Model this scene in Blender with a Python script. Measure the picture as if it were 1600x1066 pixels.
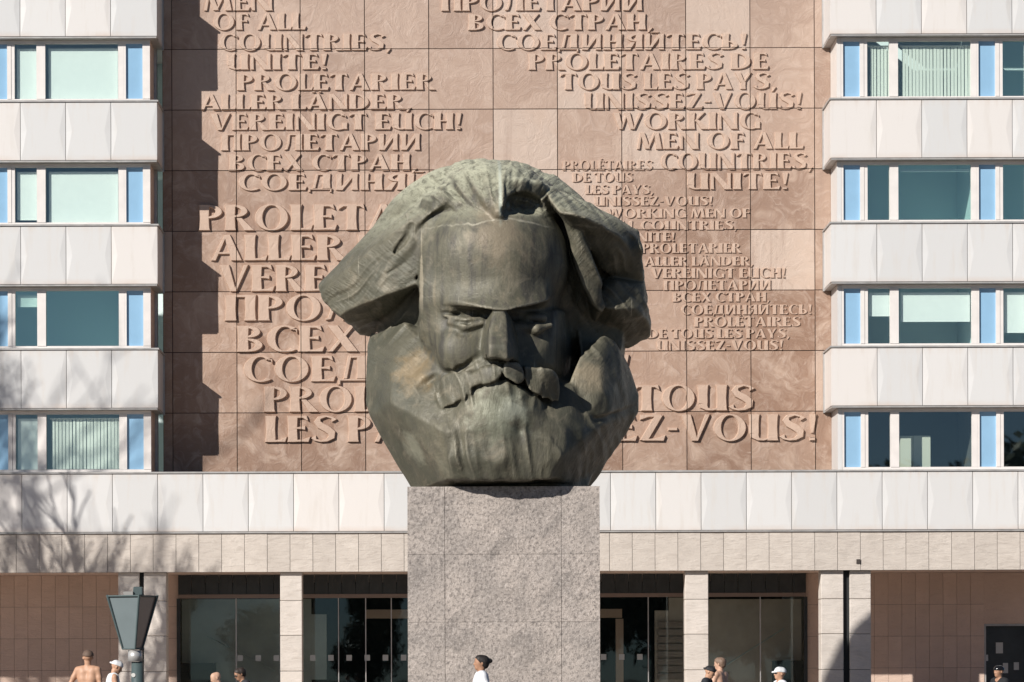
import bpy, bmesh, math, random
import numpy as np
from mathutils import Matrix, Vector

# ------------------------------------------------------------------ camera, sky, sun, exposure
scene = bpy.context.scene
for o in list(bpy.data.objects):
    bpy.data.objects.remove(o)
F = 4757.0            # focal length in pixels of a 1600 pixel wide picture
CX, CY = 714.0, 1060.0  # optical centre (a shifted view: the camera is level)
ROLL = 0.0031
CAMH = 1.3
cam_d = bpy.data.cameras.new('camera')
cam = bpy.data.objects.new('camera', cam_d)
scene.collection.objects.link(cam)
cam_d.sensor_width = 36.0
cam_d.lens = F / 1600 * 36.0
cam_d.shift_x = (800 - CX) / 1600
cam_d.shift_y = (CY - 533) / 1600
cam_d.clip_start = 0.5
cam_d.clip_end = 4000
cam.matrix_world = Matrix.Translation((0, 0, CAMH)) @ Matrix.Rotation(math.radians(90), 4, 'X') @ Matrix.Rotation(-ROLL, 4, 'Z')
scene.camera = cam

SUN = Vector((0.93, 1.0, -0.70)).normalized()     # the way the light travels
EL = math.asin(-SUN.z)
sun_d = bpy.data.lights.new('sun', 'SUN')
sun = bpy.data.objects.new('sun', sun_d)
scene.collection.objects.link(sun)
sun_d.energy = 5.0
sun_d.angle = math.radians(0.53)
sun_d.color = (1.0, 0.95, 0.895)
sun.rotation_euler = SUN.to_track_quat('-Z', 'Y').to_euler()
sun.location = (-60, -80, 60)

world = bpy.data.worlds.new('World')
scene.world = world
world.use_nodes = True
wn = world.node_tree
bg = wn.nodes['Background']
sky = wn.nodes.new('ShaderNodeTexSky')
sky.sky_type = 'NISHITA'
sky.sun_disc = False
sky.sun_elevation = EL
sky.sun_rotation = math.atan2(-SUN.x, -SUN.y)
sky.altitude = 300
sky.air_density = 0.6
sky.dust_density = 0.1
sky.ozone_density = 3.0
wn.links.new(sky.outputs[0], bg.inputs[0])
bg.inputs[1].default_value = 0.05
vs = scene.view_settings
vs.view_transform = 'Standard'
vs.look = 'None'
vs.exposure = 0.15
vs.gamma = 1.0
scene.cycles.max_bounces = 8
scene.cycles.transparent_max_bounces = 12

COL = scene.collection
rng = random.Random(7)
nrg = np.random.default_rng(11)

def W(px, py, Y):
    """the point of the place, at distance Y, that the photograph shows at this pixel"""
    dx, dy = px - CX, py - CY
    ux, uy = dx - ROLL * dy, dy + ROLL * dx
    return Vector((ux * Y / F, Y, CAMH - uy * Y / F))

# ------------------------------------------------------------------ node helpers
class NT:
    def __init__(self, name):
        self.m = bpy.data.materials.new(name)
        self.m.use_nodes = True
        self.t = self.m.node_tree
        self.b = self.t.nodes['Principled BSDF']
        self.out = self.t.nodes['Material Output']
        self.co = self.t.nodes.new('ShaderNodeTexCoord')
        self.geo = self.t.nodes.new('ShaderNodeNewGeometry')
        self.oi = self.t.nodes.new('ShaderNodeObjectInfo')
    def n(self, typ, **kw):
        nd = self.t.nodes.new('ShaderNode' + typ)
        for k, v in kw.items():
            setattr(nd, k, v)
        return nd
    def l(self, a, b):
        self.t.links.new(a, b)
    def val(self, sock, v):
        if hasattr(v, 'is_output') or isinstance(v, bpy.types.NodeSocket):
            self.l(v, sock)
        else:
            if isinstance(v, tuple) and len(v) == 3 and sock.type == 'RGBA':
                v = v + (1.0,)
            sock.default_value = v
    def pos(self, scale=(1, 1, 1), rot=(0, 0, 0), offs=None):
        mp = self.n('Mapping')
        self.l(self.geo.outputs['Position'], mp.inputs[0])
        mp.inputs['Scale'].default_value = scale
        mp.inputs['Rotation'].default_value = rot
        if offs is not None:
            self.l(offs, mp.inputs['Location'])
        return mp.outputs[0]
    def pos2(self, scale, ry):
        a = self.n('Mapping'); a.inputs['Rotation'].default_value = (0, ry, 0)
        b = self.n('Mapping'); b.inputs['Scale'].default_value = scale
        self.l(self.geo.outputs['Position'], a.inputs[0]); self.l(a.outputs[0], b.inputs[0])
        return b.outputs[0]
    def noise(self, vec, scale, detail=4, rough=0.55, dist=0.0):
        nd = self.n('TexNoise')
        self.l(vec, nd.inputs['Vector'])
        nd.inputs['Scale'].default_value = scale
        nd.inputs['Detail'].default_value = detail
        nd.inputs['Roughness'].default_value = rough
        nd.inputs['Distortion'].default_value = dist
        return nd.outputs['Fac']
    def voro(self, vec, scale, feature='F1'):
        nd = self.n('TexVoronoi', feature=feature)
        self.l(vec, nd.inputs['Vector'])
        nd.inputs['Scale'].default_value = scale
        return nd.outputs[0]
    def ramp(self, fac, a, b, c0=0.0, c1=1.0):
        nd = self.n('MapRange')
        self.l(fac, nd.inputs[0])
        nd.inputs[1].default_value = a
        nd.inputs[2].default_value = b
        nd.inputs[3].default_value = c0
        nd.inputs[4].default_value = c1
        return nd.outputs[0]
    def mix(self, fac, a, b, mode='MIX'):
        nd = self.n('Mix', data_type='RGBA', blend_type=mode)
        self.val(nd.inputs[0], fac)
        self.val(nd.inputs[6], a)
        self.val(nd.inputs[7], b)
        return nd.outputs[2]
    def math(self, op, a, b=0.0):
        nd = self.n('Math', operation=op)
        self.val(nd.inputs[0], a)
        self.val(nd.inputs[1], b)
        return nd.outputs[0]
    def bump(self, h, strength, dist, prev=None):
        nd = self.n('Bump')
        nd.inputs['Strength'].default_value = strength
        nd.inputs['Distance'].default_value = dist
        self.l(h, nd.inputs['Height'])
        if prev is not None:
            self.l(prev, nd.inputs['Normal'])
        return nd.outputs[0]
    def done(self, color=None, rough=None, normal=None, metal=0.0, spec=None):
        if color is not None: self.val(self.b.inputs['Base Color'], color)
        if rough is not None: self.val(self.b.inputs['Roughness'], rough)
        self.b.inputs['Metallic'].default_value = metal
        if spec is not None: self.b.inputs['Specular IOR Level'].default_value = spec
        if normal is not None: self.l(normal, self.b.inputs['Normal'])
        return self.m

def plain(name, col, rough=0.5, metal=0.0, var=0.0, scale=6.0, bump=0.0):
    t = NT(name)
    c = col
    nrm = None
    if var or bump:
        f = t.noise(t.pos(), scale, 5, 0.6)
        if var:
            c = t.mix(t.ramp(f, 0.3, 0.7), tuple(x * (1 - var) for x in col), tuple(min(1, x * (1 + var)) for x in col))
        if bump:
            nrm = t.bump(f, 0.5, bump)
    return t.done(c, rough, nrm, metal)

# ------------------------------------------------------------------ object helpers
ORIGIN = {}
def tag(o, label=None, cat=None, group=None, kind=None):
    if label: o['label'] = label
    if cat: o['category'] = cat
    if group: o['group'] = group
    if kind: o['kind'] = kind
    return o

def empty(name, loc, label=None, cat=None, group=None):
    o = bpy.data.objects.new(name, None)
    o.empty_display_size = 0.3
    o.location = loc
    COL.objects.link(o)
    ORIGIN[o.name] = Vector(loc)
    return tag(o, label, cat, group)

def link(name, me, mat=None, parent=None, loc=None):
    """one mesh object; coordinates and loc are those of the place, whatever the parent"""
    o = bpy.data.objects.new(name, me)
    COL.objects.link(o)
    if mat is not None and len(me.materials) == 0:
        me.materials.append(mat)
    if loc is not None:
        o.location = loc
    if parent is not None:
        o.parent = parent
        base = ORIGIN.get(parent.name, Vector((0, 0, 0)))
        o.matrix_parent_inverse = Matrix.Translation(-base)
        if o.location.length > 0:
            ORIGIN[o.name] = Vector(o.location)
    return o

def mesh(name, verts, faces, smooth=False):
    me = bpy.data.meshes.new(name)
    me.from_pydata([tuple(v) for v in verts], [], faces)
    me.validate()
    if smooth:
        me.polygons.foreach_set('use_smooth', [True] * len(me.polygons))
    me.update()
    return me

def box_vf(x0, x1, y0, y1, z0, z1, vs=None, fs=None):
    vs = [] if vs is None else vs
    fs = [] if fs is None else fs
    b = len(vs)
    vs += [(x0, y0, z0), (x1, y0, z0), (x1, y1, z0), (x0, y1, z0), (x0, y0, z1), (x1, y0, z1), (x1, y1, z1), (x0, y1, z1)]
    fs += [tuple(b + i for i in f) for f in ((3, 2, 1, 0), (4, 5, 6, 7), (0, 1, 5, 4), (1, 2, 6, 5), (2, 3, 7, 6), (3, 0, 4, 7))]
    return vs, fs

def boxes(name, lst, mat, parent=None, bevel=0.0):
    vs_, fs_ = [], []
    for b in lst:
        box_vf(*b, vs_, fs_)
    me = mesh(name, vs_, fs_)
    if bevel:
        bm = bmesh.new(); bm.from_mesh(me)
        bmesh.ops.bevel(bm, geom=bm.edges[:] , offset=bevel, segments=1, affect='EDGES')
        bm.to_mesh(me); bm.free()
    return link(name, me, mat, parent)

def tube_vf(pts, rad, n=8, vs=None, fs=None, cap=True):
    vs = [] if vs is None else vs
    fs = [] if fs is None else fs
    pts = [Vector(p) for p in pts]
    b0 = len(vs)
    up = None
    for i, p in enumerate(pts):
        t = (pts[min(i + 1, len(pts) - 1)] - pts[max(i - 1, 0)]).normalized()
        if up is None:
            up = Vector((0, 0, 1)) if abs(t.z) < 0.9 else Vector((1, 0, 0))
        s = t.cross(up).normalized()
        up = s.cross(t).normalized()
        r = rad[i] if hasattr(rad, '__len__') else rad
        for k in range(n):
            a = 2 * math.pi * k / n
            vs.append(tuple(p + s * (r * math.cos(a)) + up * (r * math.sin(a))))
    for i in range(len(pts) - 1):
        for k in range(n):
            k2 = (k + 1) % n
            fs.append((b0 + i * n + k, b0 + i * n + k2, b0 + (i + 1) * n + k2, b0 + (i + 1) * n + k))
    if cap:
        fs.append(tuple(b0 + k for k in range(n))[::-1])
        fs.append(tuple(b0 + (len(pts) - 1) * n + k for k in range(n)))
    return vs, fs

# ------------------------------------------------------------------ signed distance sculpting
def smin(a, b, k):
    if k <= 0: return np.minimum(a, b)
    h = np.maximum(k - np.abs(a - b), 0) / k
    return np.minimum(a, b) - h * h * k * 0.25
def smax(a, b, k):
    return -smin(-a, -b, k)

_lat = nrg.random((32, 32, 32), dtype=np.float32)
def vnoise(x, y, z):
    """value noise -1..1"""
    xi, yi, zi = np.floor(x).astype(np.int32), np.floor(y).astype(np.int32), np.floor(z).astype(np.int32)
    fx, fy, fz = x - xi, y - yi, z - zi
    fx, fy, fz = fx * fx * (3 - 2 * fx), fy * fy * (3 - 2 * fy), fz * fz * (3 - 2 * fz)
    r = 0
    for a in (0, 1):
        wx = fx if a else 1 - fx
        for b in (0, 1):
            wy = fy if b else 1 - fy
            for c in (0, 1):
                wz = fz if c else 1 - fz
                r = r + wx * wy * wz * _lat[(xi + a) & 31, (yi + b) & 31, (zi + c) & 31]
    return r * 2 - 1

class Sculpt:
    def __init__(self, lo, hi, h):
        self.lo = np.array(lo, dtype=np.float32); self.h = h
        self.n = np.ceil((np.array(hi) - np.array(lo)) / h).astype(int) + 1
        self.f = np.full(self.n, 0.6, dtype=np.float32)
        self.ax = [self.lo[i] + h * np.arange(self.n[i], dtype=np.float32) for i in range(3)]
    def sub(self, lo, hi, pad):
        sl = []
        for i in range(3):
            a = int(np.clip(math.floor((lo[i] - pad - self.lo[i]) / self.h), 0, self.n[i]))
            b = int(np.clip(math.ceil((hi[i] + pad - self.lo[i]) / self.h) + 1, 0, self.n[i]))
            sl.append(slice(a, b))
        s = tuple(sl)
        g = (self.ax[0][s[0]][:, None, None], self.ax[1][s[1]][None, :, None], self.ax[2][s[2]][None, None, :])
        return s, g
    def put(self, s, d, k, op):
        if op == 'add': self.f[s] = smin(self.f[s], d, k)
        elif op == 'cut': self.f[s] = smax(self.f[s], -d, k)
        elif op == 'and': self.f[s] = smax(self.f[s], d, k)
    def hull(self, pts, k=0.08, r=0.0, op='add', sm=0.06):
        P = [Vector(p) for p in pts]
        bm = bmesh.new()
        for p in P: bm.verts.new(p)
        bmesh.ops.convex_hull(bm, input=bm.verts[:])
        bm.normal_update()
        cen = sum(P, Vector()) / len(P)
        pl = []
        for f in bm.faces:
            n = f.normal.copy(); d = n.dot(f.verts[0].co)
            if n.dot(cen) > d: n, d = -n, -d
            if not any((n - q[0]).length < 0.03 for q in pl): pl.append((n, d))
        bm.free()
        A = np.array([p[:] for p in P])
        s, g = self.sub(A.min(0), A.max(0), 0.35 + r)
        d = None
        for n, dd in pl:
            q = np.float32(n.x) * g[0] + np.float32(n.y) * g[1] + np.float32(n.z) * g[2] - np.float32(dd)
            d = q if d is None else smax(d, q, sm)
        self.put(s, d - r, k, op)
    def ell(self, c, rad, k=0.08, op='add', rot=0.0, tilt=0.0):
        """ellipsoid; rot turns it in the picture plane"""
        R = max(rad)
        s, g = self.sub([c[i] - R for i in range(3)], [c[i] + R for i in range(3)], 0.3 if R > 0.3 else 0.1)
        x, y, z = g[0] - c[0], g[1] - c[1], g[2] - c[2]
        if rot:
            x, z = x * math.cos(rot) + z * math.sin(rot), -x * math.sin(rot) + z * math.cos(rot)
        if tilt:
            y, z = y * math.cos(tilt) + z * math.sin(tilt), -y * math.sin(tilt) + z * math.cos(tilt)
        q = np.sqrt((x / rad[0]) ** 2 + (y / rad[1]) ** 2 + (z / rad[2]) ** 2)
        q2 = np.sqrt((x / rad[0] ** 2) ** 2 + (y / rad[1] ** 2) ** 2 + (z / rad[2] ** 2) ** 2) + 1e-6
        self.put(s, (q * (q - 1) / q2).astype(np.float32), k, op)
    def limb(self, pts, rads, k=0.05, op='add', flat=1.0):
        """chain of round cones"""
        for i in range(len(pts) - 1):
            a, b = np.array(pts[i], float), np.array(pts[i + 1], float)
            ra, rb = rads[i], rads[i + 1]
            R = max(ra, rb)
            s, g = self.sub(np.minimum(a, b) - R, np.maximum(a, b) + R, max(k, 0.04) + 0.06)
            ab = b - a; L2 = float(ab.dot(ab)) + 1e-9
            x, y, z = g[0] - a[0], g[1] - a[1], g[2] - a[2]
            t = np.clip((x * ab[0] + y * ab[1] + z * ab[2]) / L2, 0, 1)
            d = np.sqrt((x - t * ab[0]) ** 2 + ((y - t * ab[1]) / flat) ** 2 + (z - t * ab[2]) ** 2) - (ra + (rb - ra) * t)
            self.put(s, d.astype(np.float32), k, op)
    def near(self, w):
        idx = np.nonzero(np.abs(self.f) < w)
        return idx, [self.ax[i][idx[i]] for i in range(3)]
    def to_mesh(self, name, smooth=True):
        f = self.f
        f = np.pad(f, 1, constant_values=0.6)
        lo = self.lo - self.h
        ins = f < 0
        nx, ny, nz = f.shape
        c = ins[:-1, :-1, :-1].astype(np.int8)
        tot = np.zeros((nx - 1, ny - 1, nz - 1), np.int8)
        cor = [(a, b, d) for a in (0, 1) for b in (0, 1) for d in (0, 1)]
        for a, b, d in cor:
            tot += ins[a:nx - 1 + a, b:ny - 1 + b, d:nz - 1 + d]
        act = (tot > 0) & (tot < 8)
        I, J, K = np.nonzero(act)
        vid = np.full(act.shape, -1, np.int32)
        vid[I, J, K] = np.arange(len(I))
        acc = np.zeros((len(I), 3)); cnt = np.zeros(len(I))
        val = {q: f[I + q[0], J + q[1], K + q[2]] for q in cor}
        for q in cor:
            for ax in range(3):
                if q[ax] == 0:
                    q2 = list(q); q2[ax] = 1; q2 = tuple(q2)
                    m = (val[q] < 0) != (val[q2] < 0)
                    t = np.where(m, val[q] / (val[q] - val[q2] + 1e-12), 0)
                    p = np.zeros((len(I), 3)); p += q
                    p[:, ax] += t
                    acc[m] += p[m]; cnt[m] += 1
        v = acc / cnt[:, None] + np.stack([I, J, K], 1)
        v = v * self.h + lo
        faces = []
        for ax in range(3):
            a = [slice(None)] * 3; b = [slice(None)] * 3
            a[ax] = slice(0, -1); b[ax] = slice(1, None)
            d = ins[tuple(a)] != ins[tuple(b)]
            u, w = [i for i in range(3) if i != ax]
            e = np.nonzero(d)
            e = [x for x in e]
            ok = (e[u] > 0) & (e[w] > 0) & (e[u] < act.shape[u]) & (e[w] < act.shape[w])
            e = [x[ok] for x in e]
            flip = ins[tuple(e)]
            def at(du, dw):
                q = [x.copy() for x in e]
                q[u] = q[u] - du; q[w] = q[w] - dw
                return vid[tuple(q)]
            quad = np.stack([at(1, 1), at(0, 1), at(0, 0), at(1, 0)], 1)
            if ax == 1: flip = ~flip
            quad[~flip] = quad[~flip][:, ::-1]
            faces.append(quad)
        fa = np.concatenate(faces)
        fa = fa[(fa >= 0).all(1)]
        me = bpy.data.meshes.new(name)
        me.vertices.add(len(v)); me.vertices.foreach_set('co', v.astype(np.float32).ravel())
        me.loops.add(fa.size); me.loops.foreach_set('vertex_index', fa.astype(np.int32).ravel())
        me.polygons.add(len(fa))
        me.polygons.foreach_set('loop_start', np.arange(0, fa.size, 4, dtype=np.int32))
        me.polygons.foreach_set('loop_total', np.full(len(fa), 4, dtype=np.int32))
        me.polygons.foreach_set('use_smooth', np.full(len(fa), smooth))
        me.update(calc_edges=True)
        return me
# ------------------------------------------------------------------ the colossal bronze head
YH = 65.7             # distance of the head's widest outline
YP = 63.8             # distance of the plinth's front
ZP = W(786, 760, YP).z
def ZS(z): return 1.3 + (z - 1.3) * YH / 67.4
def P(cx, cy, f):
    """a point on the head, f metres in front of its widest outline"""
    return W(480 + cx / 1.9732, 240 + cy / 1.9741, YH - f)

def bronze_material():
    t = NT('weathered_bronze')
    p = t.pos()
    p0_ = t.n('SeparateXYZ'); t.l(t.geo.outputs['Position'], p0_.inputs[0]); pzz, pzh = p0_.outputs[0], p0_.outputs[2]
    big = t.noise(p, 0.7, 5, 0.6, 0.5)
    med = t.noise(p, 3.0, 6, 0.65, 0.3)
    fine = t.noise(p, 22.0, 5, 0.7)
    streak = t.noise(t.pos((3.2, 3.2, 0.22)), 1.6, 5, 0.65)
    c = t.mix(t.ramp(big, 0.35, 0.68), (0.080, 0.080, 0.058), (0.148, 0.137, 0.096))
    fmask = t.math('MULTIPLY', t.ramp(t.math('ABSOLUTE', t.math('SUBTRACT', pzz, P(585, 400, 2).x)), 1.9, 1.3), t.ramp(pzh, ZS(7.6), ZS(8.3), 0.3, 1.0))
    c = t.mix(t.math('MULTIPLY', t.ramp(streak, 0.47, 0.62), fmask), c, (0.070, 0.066, 0.054))
    c = t.mix(t.math('MULTIPLY', t.math('MULTIPLY', t.ramp(streak, 0.42, 0.28), fmask), 0.55), c, (0.25, 0.21, 0.145))
    c = t.mix(t.math('MULTIPLY', t.ramp(med, 0.56, 0.72), 0.55), c, (0.090, 0.080, 0.062))
    dust = t.noise(p, 1.7, 8, 0.72, 0.8)
    c = t.mix(t.math('MULTIPLY', t.ramp(dust, 0.53, 0.70), 0.6), c, (0.27, 0.235, 0.170))
    c = t.mix(t.math('MULTIPLY', t.ramp(dust, 0.44, 0.30), 0.6), c, (0.070, 0.066, 0.054))
    # verdigris where rain settles: locks (crown's sunlit brightness painted in too), chin tuft, cheek
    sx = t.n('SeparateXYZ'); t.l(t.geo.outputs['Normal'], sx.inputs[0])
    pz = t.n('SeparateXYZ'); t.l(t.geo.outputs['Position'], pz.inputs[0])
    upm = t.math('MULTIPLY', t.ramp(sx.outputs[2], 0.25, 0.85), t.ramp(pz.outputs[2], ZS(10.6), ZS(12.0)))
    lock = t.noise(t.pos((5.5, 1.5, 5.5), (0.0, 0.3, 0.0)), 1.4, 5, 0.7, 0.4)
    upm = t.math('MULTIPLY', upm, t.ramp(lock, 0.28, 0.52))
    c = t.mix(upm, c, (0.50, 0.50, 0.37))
    c = t.mix(t.math('MULTIPLY', t.ramp(t.geo.outputs['Pointiness'], 0.508, 0.56), 0.55), c, (0.33, 0.30, 0.225))
    def spot(cx, cy, f, r, amt, col, c):
        q = P(cx, cy, f)
        vd = t.n('VectorMath', operation='DISTANCE')
        t.l(t.geo.outputs['Position'], vd.inputs[0]); vd.inputs[1].default_value = q
        dd = t.math('ADD', vd.outputs['Value'], t.math('MULTIPLY', t.math('SUBTRACT', med, 0.5), r * 2.2))
        return t.mix(t.math('MULTIPLY', t.ramp(dd, r, r * 0.35), amt), c, col)
    c = spot(590, 800, 2.7, 0.75, 0.6, (0.25, 0.26, 0.19), c)
    c = spot(630, 790, 2.7, 0.35, 0.6, (0.34, 0.35, 0.28), c)
    c = spot(315, 490, 1.3, 0.26, 0.8, (0.36, 0.40, 0.30), c)
    c = spot(345, 900, 1.4, 0.45, 0.55, (0.33, 0.33, 0.25), c)
    c = spot(330, 670, 1.5, 0.6, 0.6, (0.26, 0.185, 0.095), c)
    c = spot(585, 240, 2.45, 0.8, 0.55, (0.28, 0.225, 0.155), c)
    c = spot(870, 690, 1.4, 0.45, 0.6, (0.30, 0.245, 0.165), c)
    # chalky run-off lines
    line = t.noise(t.pos((7.0, 0.6, 0.35)), 1.9, 3, 0.5)
    c = t.mix(t.math('MULTIPLY', t.ramp(line, 0.685, 0.76), t.ramp(big, 0.4, 0.6, 0.15, 0.8)), c, (0.40, 0.37, 0.29))
    seam = P(592, 120, 2.0)
    dx = t.math('ABSOLUTE', t.math('SUBTRACT', pz.outputs[0], seam.x + 0.02))
    wob = t.math('ADD', dx, t.math('MULTIPLY', t.math('SUBTRACT', med, 0.5), 0.07))
    sm_ = t.math('MULTIPLY', t.ramp(wob, 0.05, 0.012), t.ramp(pz.outputs[2], ZS(10.9), ZS(11.35)))
    c = t.mix(t.math('MULTIPLY', sm_, 0.8), c, (0.47, 0.50, 0.42))
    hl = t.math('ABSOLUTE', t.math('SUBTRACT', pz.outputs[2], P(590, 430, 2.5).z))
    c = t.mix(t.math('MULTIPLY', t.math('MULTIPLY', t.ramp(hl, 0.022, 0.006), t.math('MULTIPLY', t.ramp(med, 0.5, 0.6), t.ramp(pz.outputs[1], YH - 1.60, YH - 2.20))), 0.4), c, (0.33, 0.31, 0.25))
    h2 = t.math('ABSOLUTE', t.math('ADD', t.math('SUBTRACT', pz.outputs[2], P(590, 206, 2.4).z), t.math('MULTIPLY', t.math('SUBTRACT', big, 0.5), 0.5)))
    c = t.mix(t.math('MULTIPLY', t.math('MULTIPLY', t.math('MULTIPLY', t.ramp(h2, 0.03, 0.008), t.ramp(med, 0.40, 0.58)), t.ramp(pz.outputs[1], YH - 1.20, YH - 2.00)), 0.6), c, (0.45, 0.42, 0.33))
    # strands cut along the locks: down-left, down-right, straight down in the beard
    stL = t.noise(t.pos2((0.5, 0.5, 4.5), math.radians(-40)), 1.7, 5, 0.65, 0.5)
    stR = t.noise(t.pos2((0.5, 0.5, 4.5), math.radians(48)), 1.7, 5, 0.65, 0.5)
    stB = t.noise(t.pos2((3.6, 2.0, 0.9), math.radians(-8)), 2.4, 4, 0.6, 0.3)
    hx = t.n('Mix', data_type='FLOAT')
    t.l(t.ramp(pz.outputs[0], 0.2, 1.2), hx.inputs[0]); t.l(stL, hx.inputs[2]); t.l(stR, hx.inputs[3])
    hz = t.n('Mix', data_type='FLOAT')
    t.l(t.ramp(pz.outputs[2], ZS(8.2), ZS(7.4)), hz.inputs[0]); t.l(hx.outputs[0], hz.inputs[2]); t.l(stB, hz.inputs[3])
    fx = t.math('MULTIPLY', t.ramp(t.math('ABSOLUTE', t.math('SUBTRACT', pz.outputs[0], P(585, 400, 2).x)), 1.75, 1.3), t.math('MULTIPLY', t.ramp(pz.outputs[2], ZS(7.6), ZS(8.0)), t.ramp(pz.outputs[2], ZS(11.5), ZS(11.2))))
    hs = t.math('MULTIPLY', hz.outputs[0], t.ramp(fx, 0.0, 1.0, 1.0, 0.05))
    hs = t.math('MULTIPLY', hs, t.ramp(pz.outputs[2], ZS(8.2), ZS(7.4), 1.0, 0.35))
    hs = t.math('MULTIPLY', hs, t.ramp(big, 0.35, 0.6, 0.25, 1.0))
    lx = t.math('ADD', t.math('ABSOLUTE', t.math('SUBTRACT', pz.outputs[0], P(352, 300, 1.7).x)), t.math('MULTIPLY', t.math('SUBTRACT', big, 0.5), 0.25))
    lm = t.math('MULTIPLY', t.ramp(lx, 0.035, 0.01), t.math('MULTIPLY', t.ramp(pz.outputs[2], P(350, 500, 1.7).z, P(350, 440, 1.7).z), t.ramp(pz.outputs[2], P(350, 215, 1.7).z, P(350, 235, 1.7).z)))
    c = t.mix(t.math('MULTIPLY', lm, 0.65), c, (0.40, 0.35, 0.26))
    n0 = t.bump(hs, 0.6, 0.11)
    n1 = t.bump(med, 0.35, 0.06, n0)
    n2 = t.bump(fine, 0.30, 0.02, n1)
    rr = t.ramp(med, 0.3, 0.7, 0.44, 0.66)
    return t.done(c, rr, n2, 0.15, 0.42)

def build_head():
    S = Sculpt((-4.1, YH - 3.5, ZP - 0.05), (5.2, YH + 3.2, ZP + 7.3), 0.031)
    H = lambda pts, **kw: S.hull([P(*q) for q in pts], **kw)
    E = lambda c, r, **kw: S.ell(P(*c), (r[0], r[1], r[2]), **kw)
    L = lambda pts, rad, **kw: S.limb([P(*q) for q in pts], rad, **kw)
    # back of the skull and neck
    E((560, 380, -0.9), (2.75, 2.0, 2.55))
    H([(330, 1040, 0.6), (865, 1040, 0.5), (430, 1040, 1.6), (775, 1040, 1.6), (420, 500, -2.3), (800, 500, -2.3), (400, 1040, -1.8), (820, 1040, -1.8), (250, 700, -1.2), (960, 700, -1.2)], k=0.2)
    # hair, left mass: a wedge with a bright upper facet and a dark underside, blunt tip overhanging the cheek
    H([(32, 405, -.2), (45, 452, .05), (62, 372, -.35), (100, 497, .42), (200, 228, -.45), (250, 190, -.4), (340, 132, -.2),
       (72, 405, .35), (140, 345, .75), (215, 282, 1.08), (290, 225, 1.45), (345, 195, 1.45), (342, 330, 1.50), (335, 402, 1.48), (225, 442, 1.16), (188, 575, -1.25), (125, 528, -.7), (330, 450, -.2),
       (90, 400, -1.5), (200, 240, -1.7), (340, 140, -1.6), (190, 540, -1.6)], k=0.05, sm=0.035)
    H([(345, 140, .4), (390, 114, .9), (420, 140, 1.6), (400, 175, 1.75), (345, 215, 1.55), (310, 200, 1.35), (312, 180, .9), (390, 130, -.5), (320, 150, -.5)], k=0.15, sm=.08)
    # hair, right mass: an undercut upper lock, a strip beside the face, a lower knot
    H([(742, 122, 1.5), (765, 112, .7), (840, 135, .6), (932, 182, .45), (1023, 240, .1), (1028, 300, .45), (965, 252, 1.2), (900, 215, 1.65), (830, 190, 1.95), (775, 180, 1.95),
       (745, 150, 1.7), (880, 330, .35), (950, 400, .0), (1036, 425, -.4), (1042, 420, -1.2), (760, 120, -1.4), (1015, 250, -1.5), (830, 260, .6)], k=0.03, sm=0.05)
    H([(785, 190, 1.5), (800, 180, 1.6), (835, 215, 1.6), (822, 330, 1.25), (850, 405, 1.1), (882, 470, .9), (905, 490, .75), (925, 470, .65), (900, 380, 1.05), (875, 290, 1.35), (860, 235, 1.5),
       (790, 200, -.5), (900, 480, -.8), (880, 540, -.6)], k=0.04, sm=0.05)
    H([(905, 420, .35), (960, 395, .45), (1040, 405, -.1), (1048, 470, -.1), (1010, 480, .35), (950, 480, .55), (900, 480, .5), (1058, 545, -.7), (1060, 565, -1.0), (992, 610, -1.3), (900, 570, -.9),
       (900, 300, -1.2), (1035, 350, -1.8), (1050, 560, -2.0), (985, 600, -2.0), (860, 540, -1.6)], k=0.04, sm=0.05)
    H([(820, 440, .2), (985, 585, -1.1), (1000, 480, -.6), (850, 640, .2), (960, 640, -.3), (820, 640, -2), (980, 640, -2), (820, 440, -2), (1000, 480, -2)], k=.05)
    # hair, crown and the lock that drops over the forehead
    E((578, 205, -.1), (1.48, 2.15, 1.23), k=.1)
    H([(360, 150, .4), (385, 118, .5), (425, 80, .0), (500, 47, -.4), (590, 38, -.5), (680, 55, -.4), (752, 96, -.2), (775, 130, .1), (780, 180, .6), (400, 140, -1.8), (590, 60, -2.2), (770, 140, -1.8)], k=0.15, sm=0.12)
    L([(602, 95, 1.55), (598, 140, 2.0), (592, 180, 2.3)], [.22, .22, .12], k=.16)
    L([(560, 110, 1.6), (568, 155, 2.0), (590, 188, 2.25)], [.22, .18, .08], k=.14)
    L([(600, 105, 1.75), (655, 102, 1.62), (710, 108, 1.35), (752, 122, .95)], [.20, .18, .15, .12], k=.12)
    L([(380, 150, 1.2), (420, 145, 1.5), (465, 158, 1.75)], [.2, .17, .10], k=.2)
    # hollow under the swept-up hair, to the right of the lock
    E((690, 160, 2.05), (.52, .85, .36), op='cut', k=.04, rot=-.06)
    E((640, 175, 2.35), (.28, .5, .2), op='cut', k=.04)
    # forehead, broad and domed
    E((573, 335, .86), (1.62, 1.60, 1.50), k=.1)
    H([(415, 290, 1.85), (500, 285, 2.28), (590, 285, 2.42), (670, 285, 2.26), (735, 290, 1.75), (395, 440, 2.05), (500, 440, 2.42), (590, 440, 2.5), (680, 440, 2.38), (752, 440, 1.85),
       (350, 260, 1.5), (338, 440, 1.78), (346, 585, 1.46), (775, 260, .5), (795, 440, .4), (800, 585, .3), (360, 250, -.5), (780, 250, -.5), (345, 560, -.5), (820, 560, -.5)], k=.15, sm=.16)
    E((692, 149, 2.1), (.48, .70, .255), op='cut', k=.03, rot=-.08)
    E((645, 164, 2.35), (.24, .45, .15), op='cut', k=.03, rot=.2)
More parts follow.
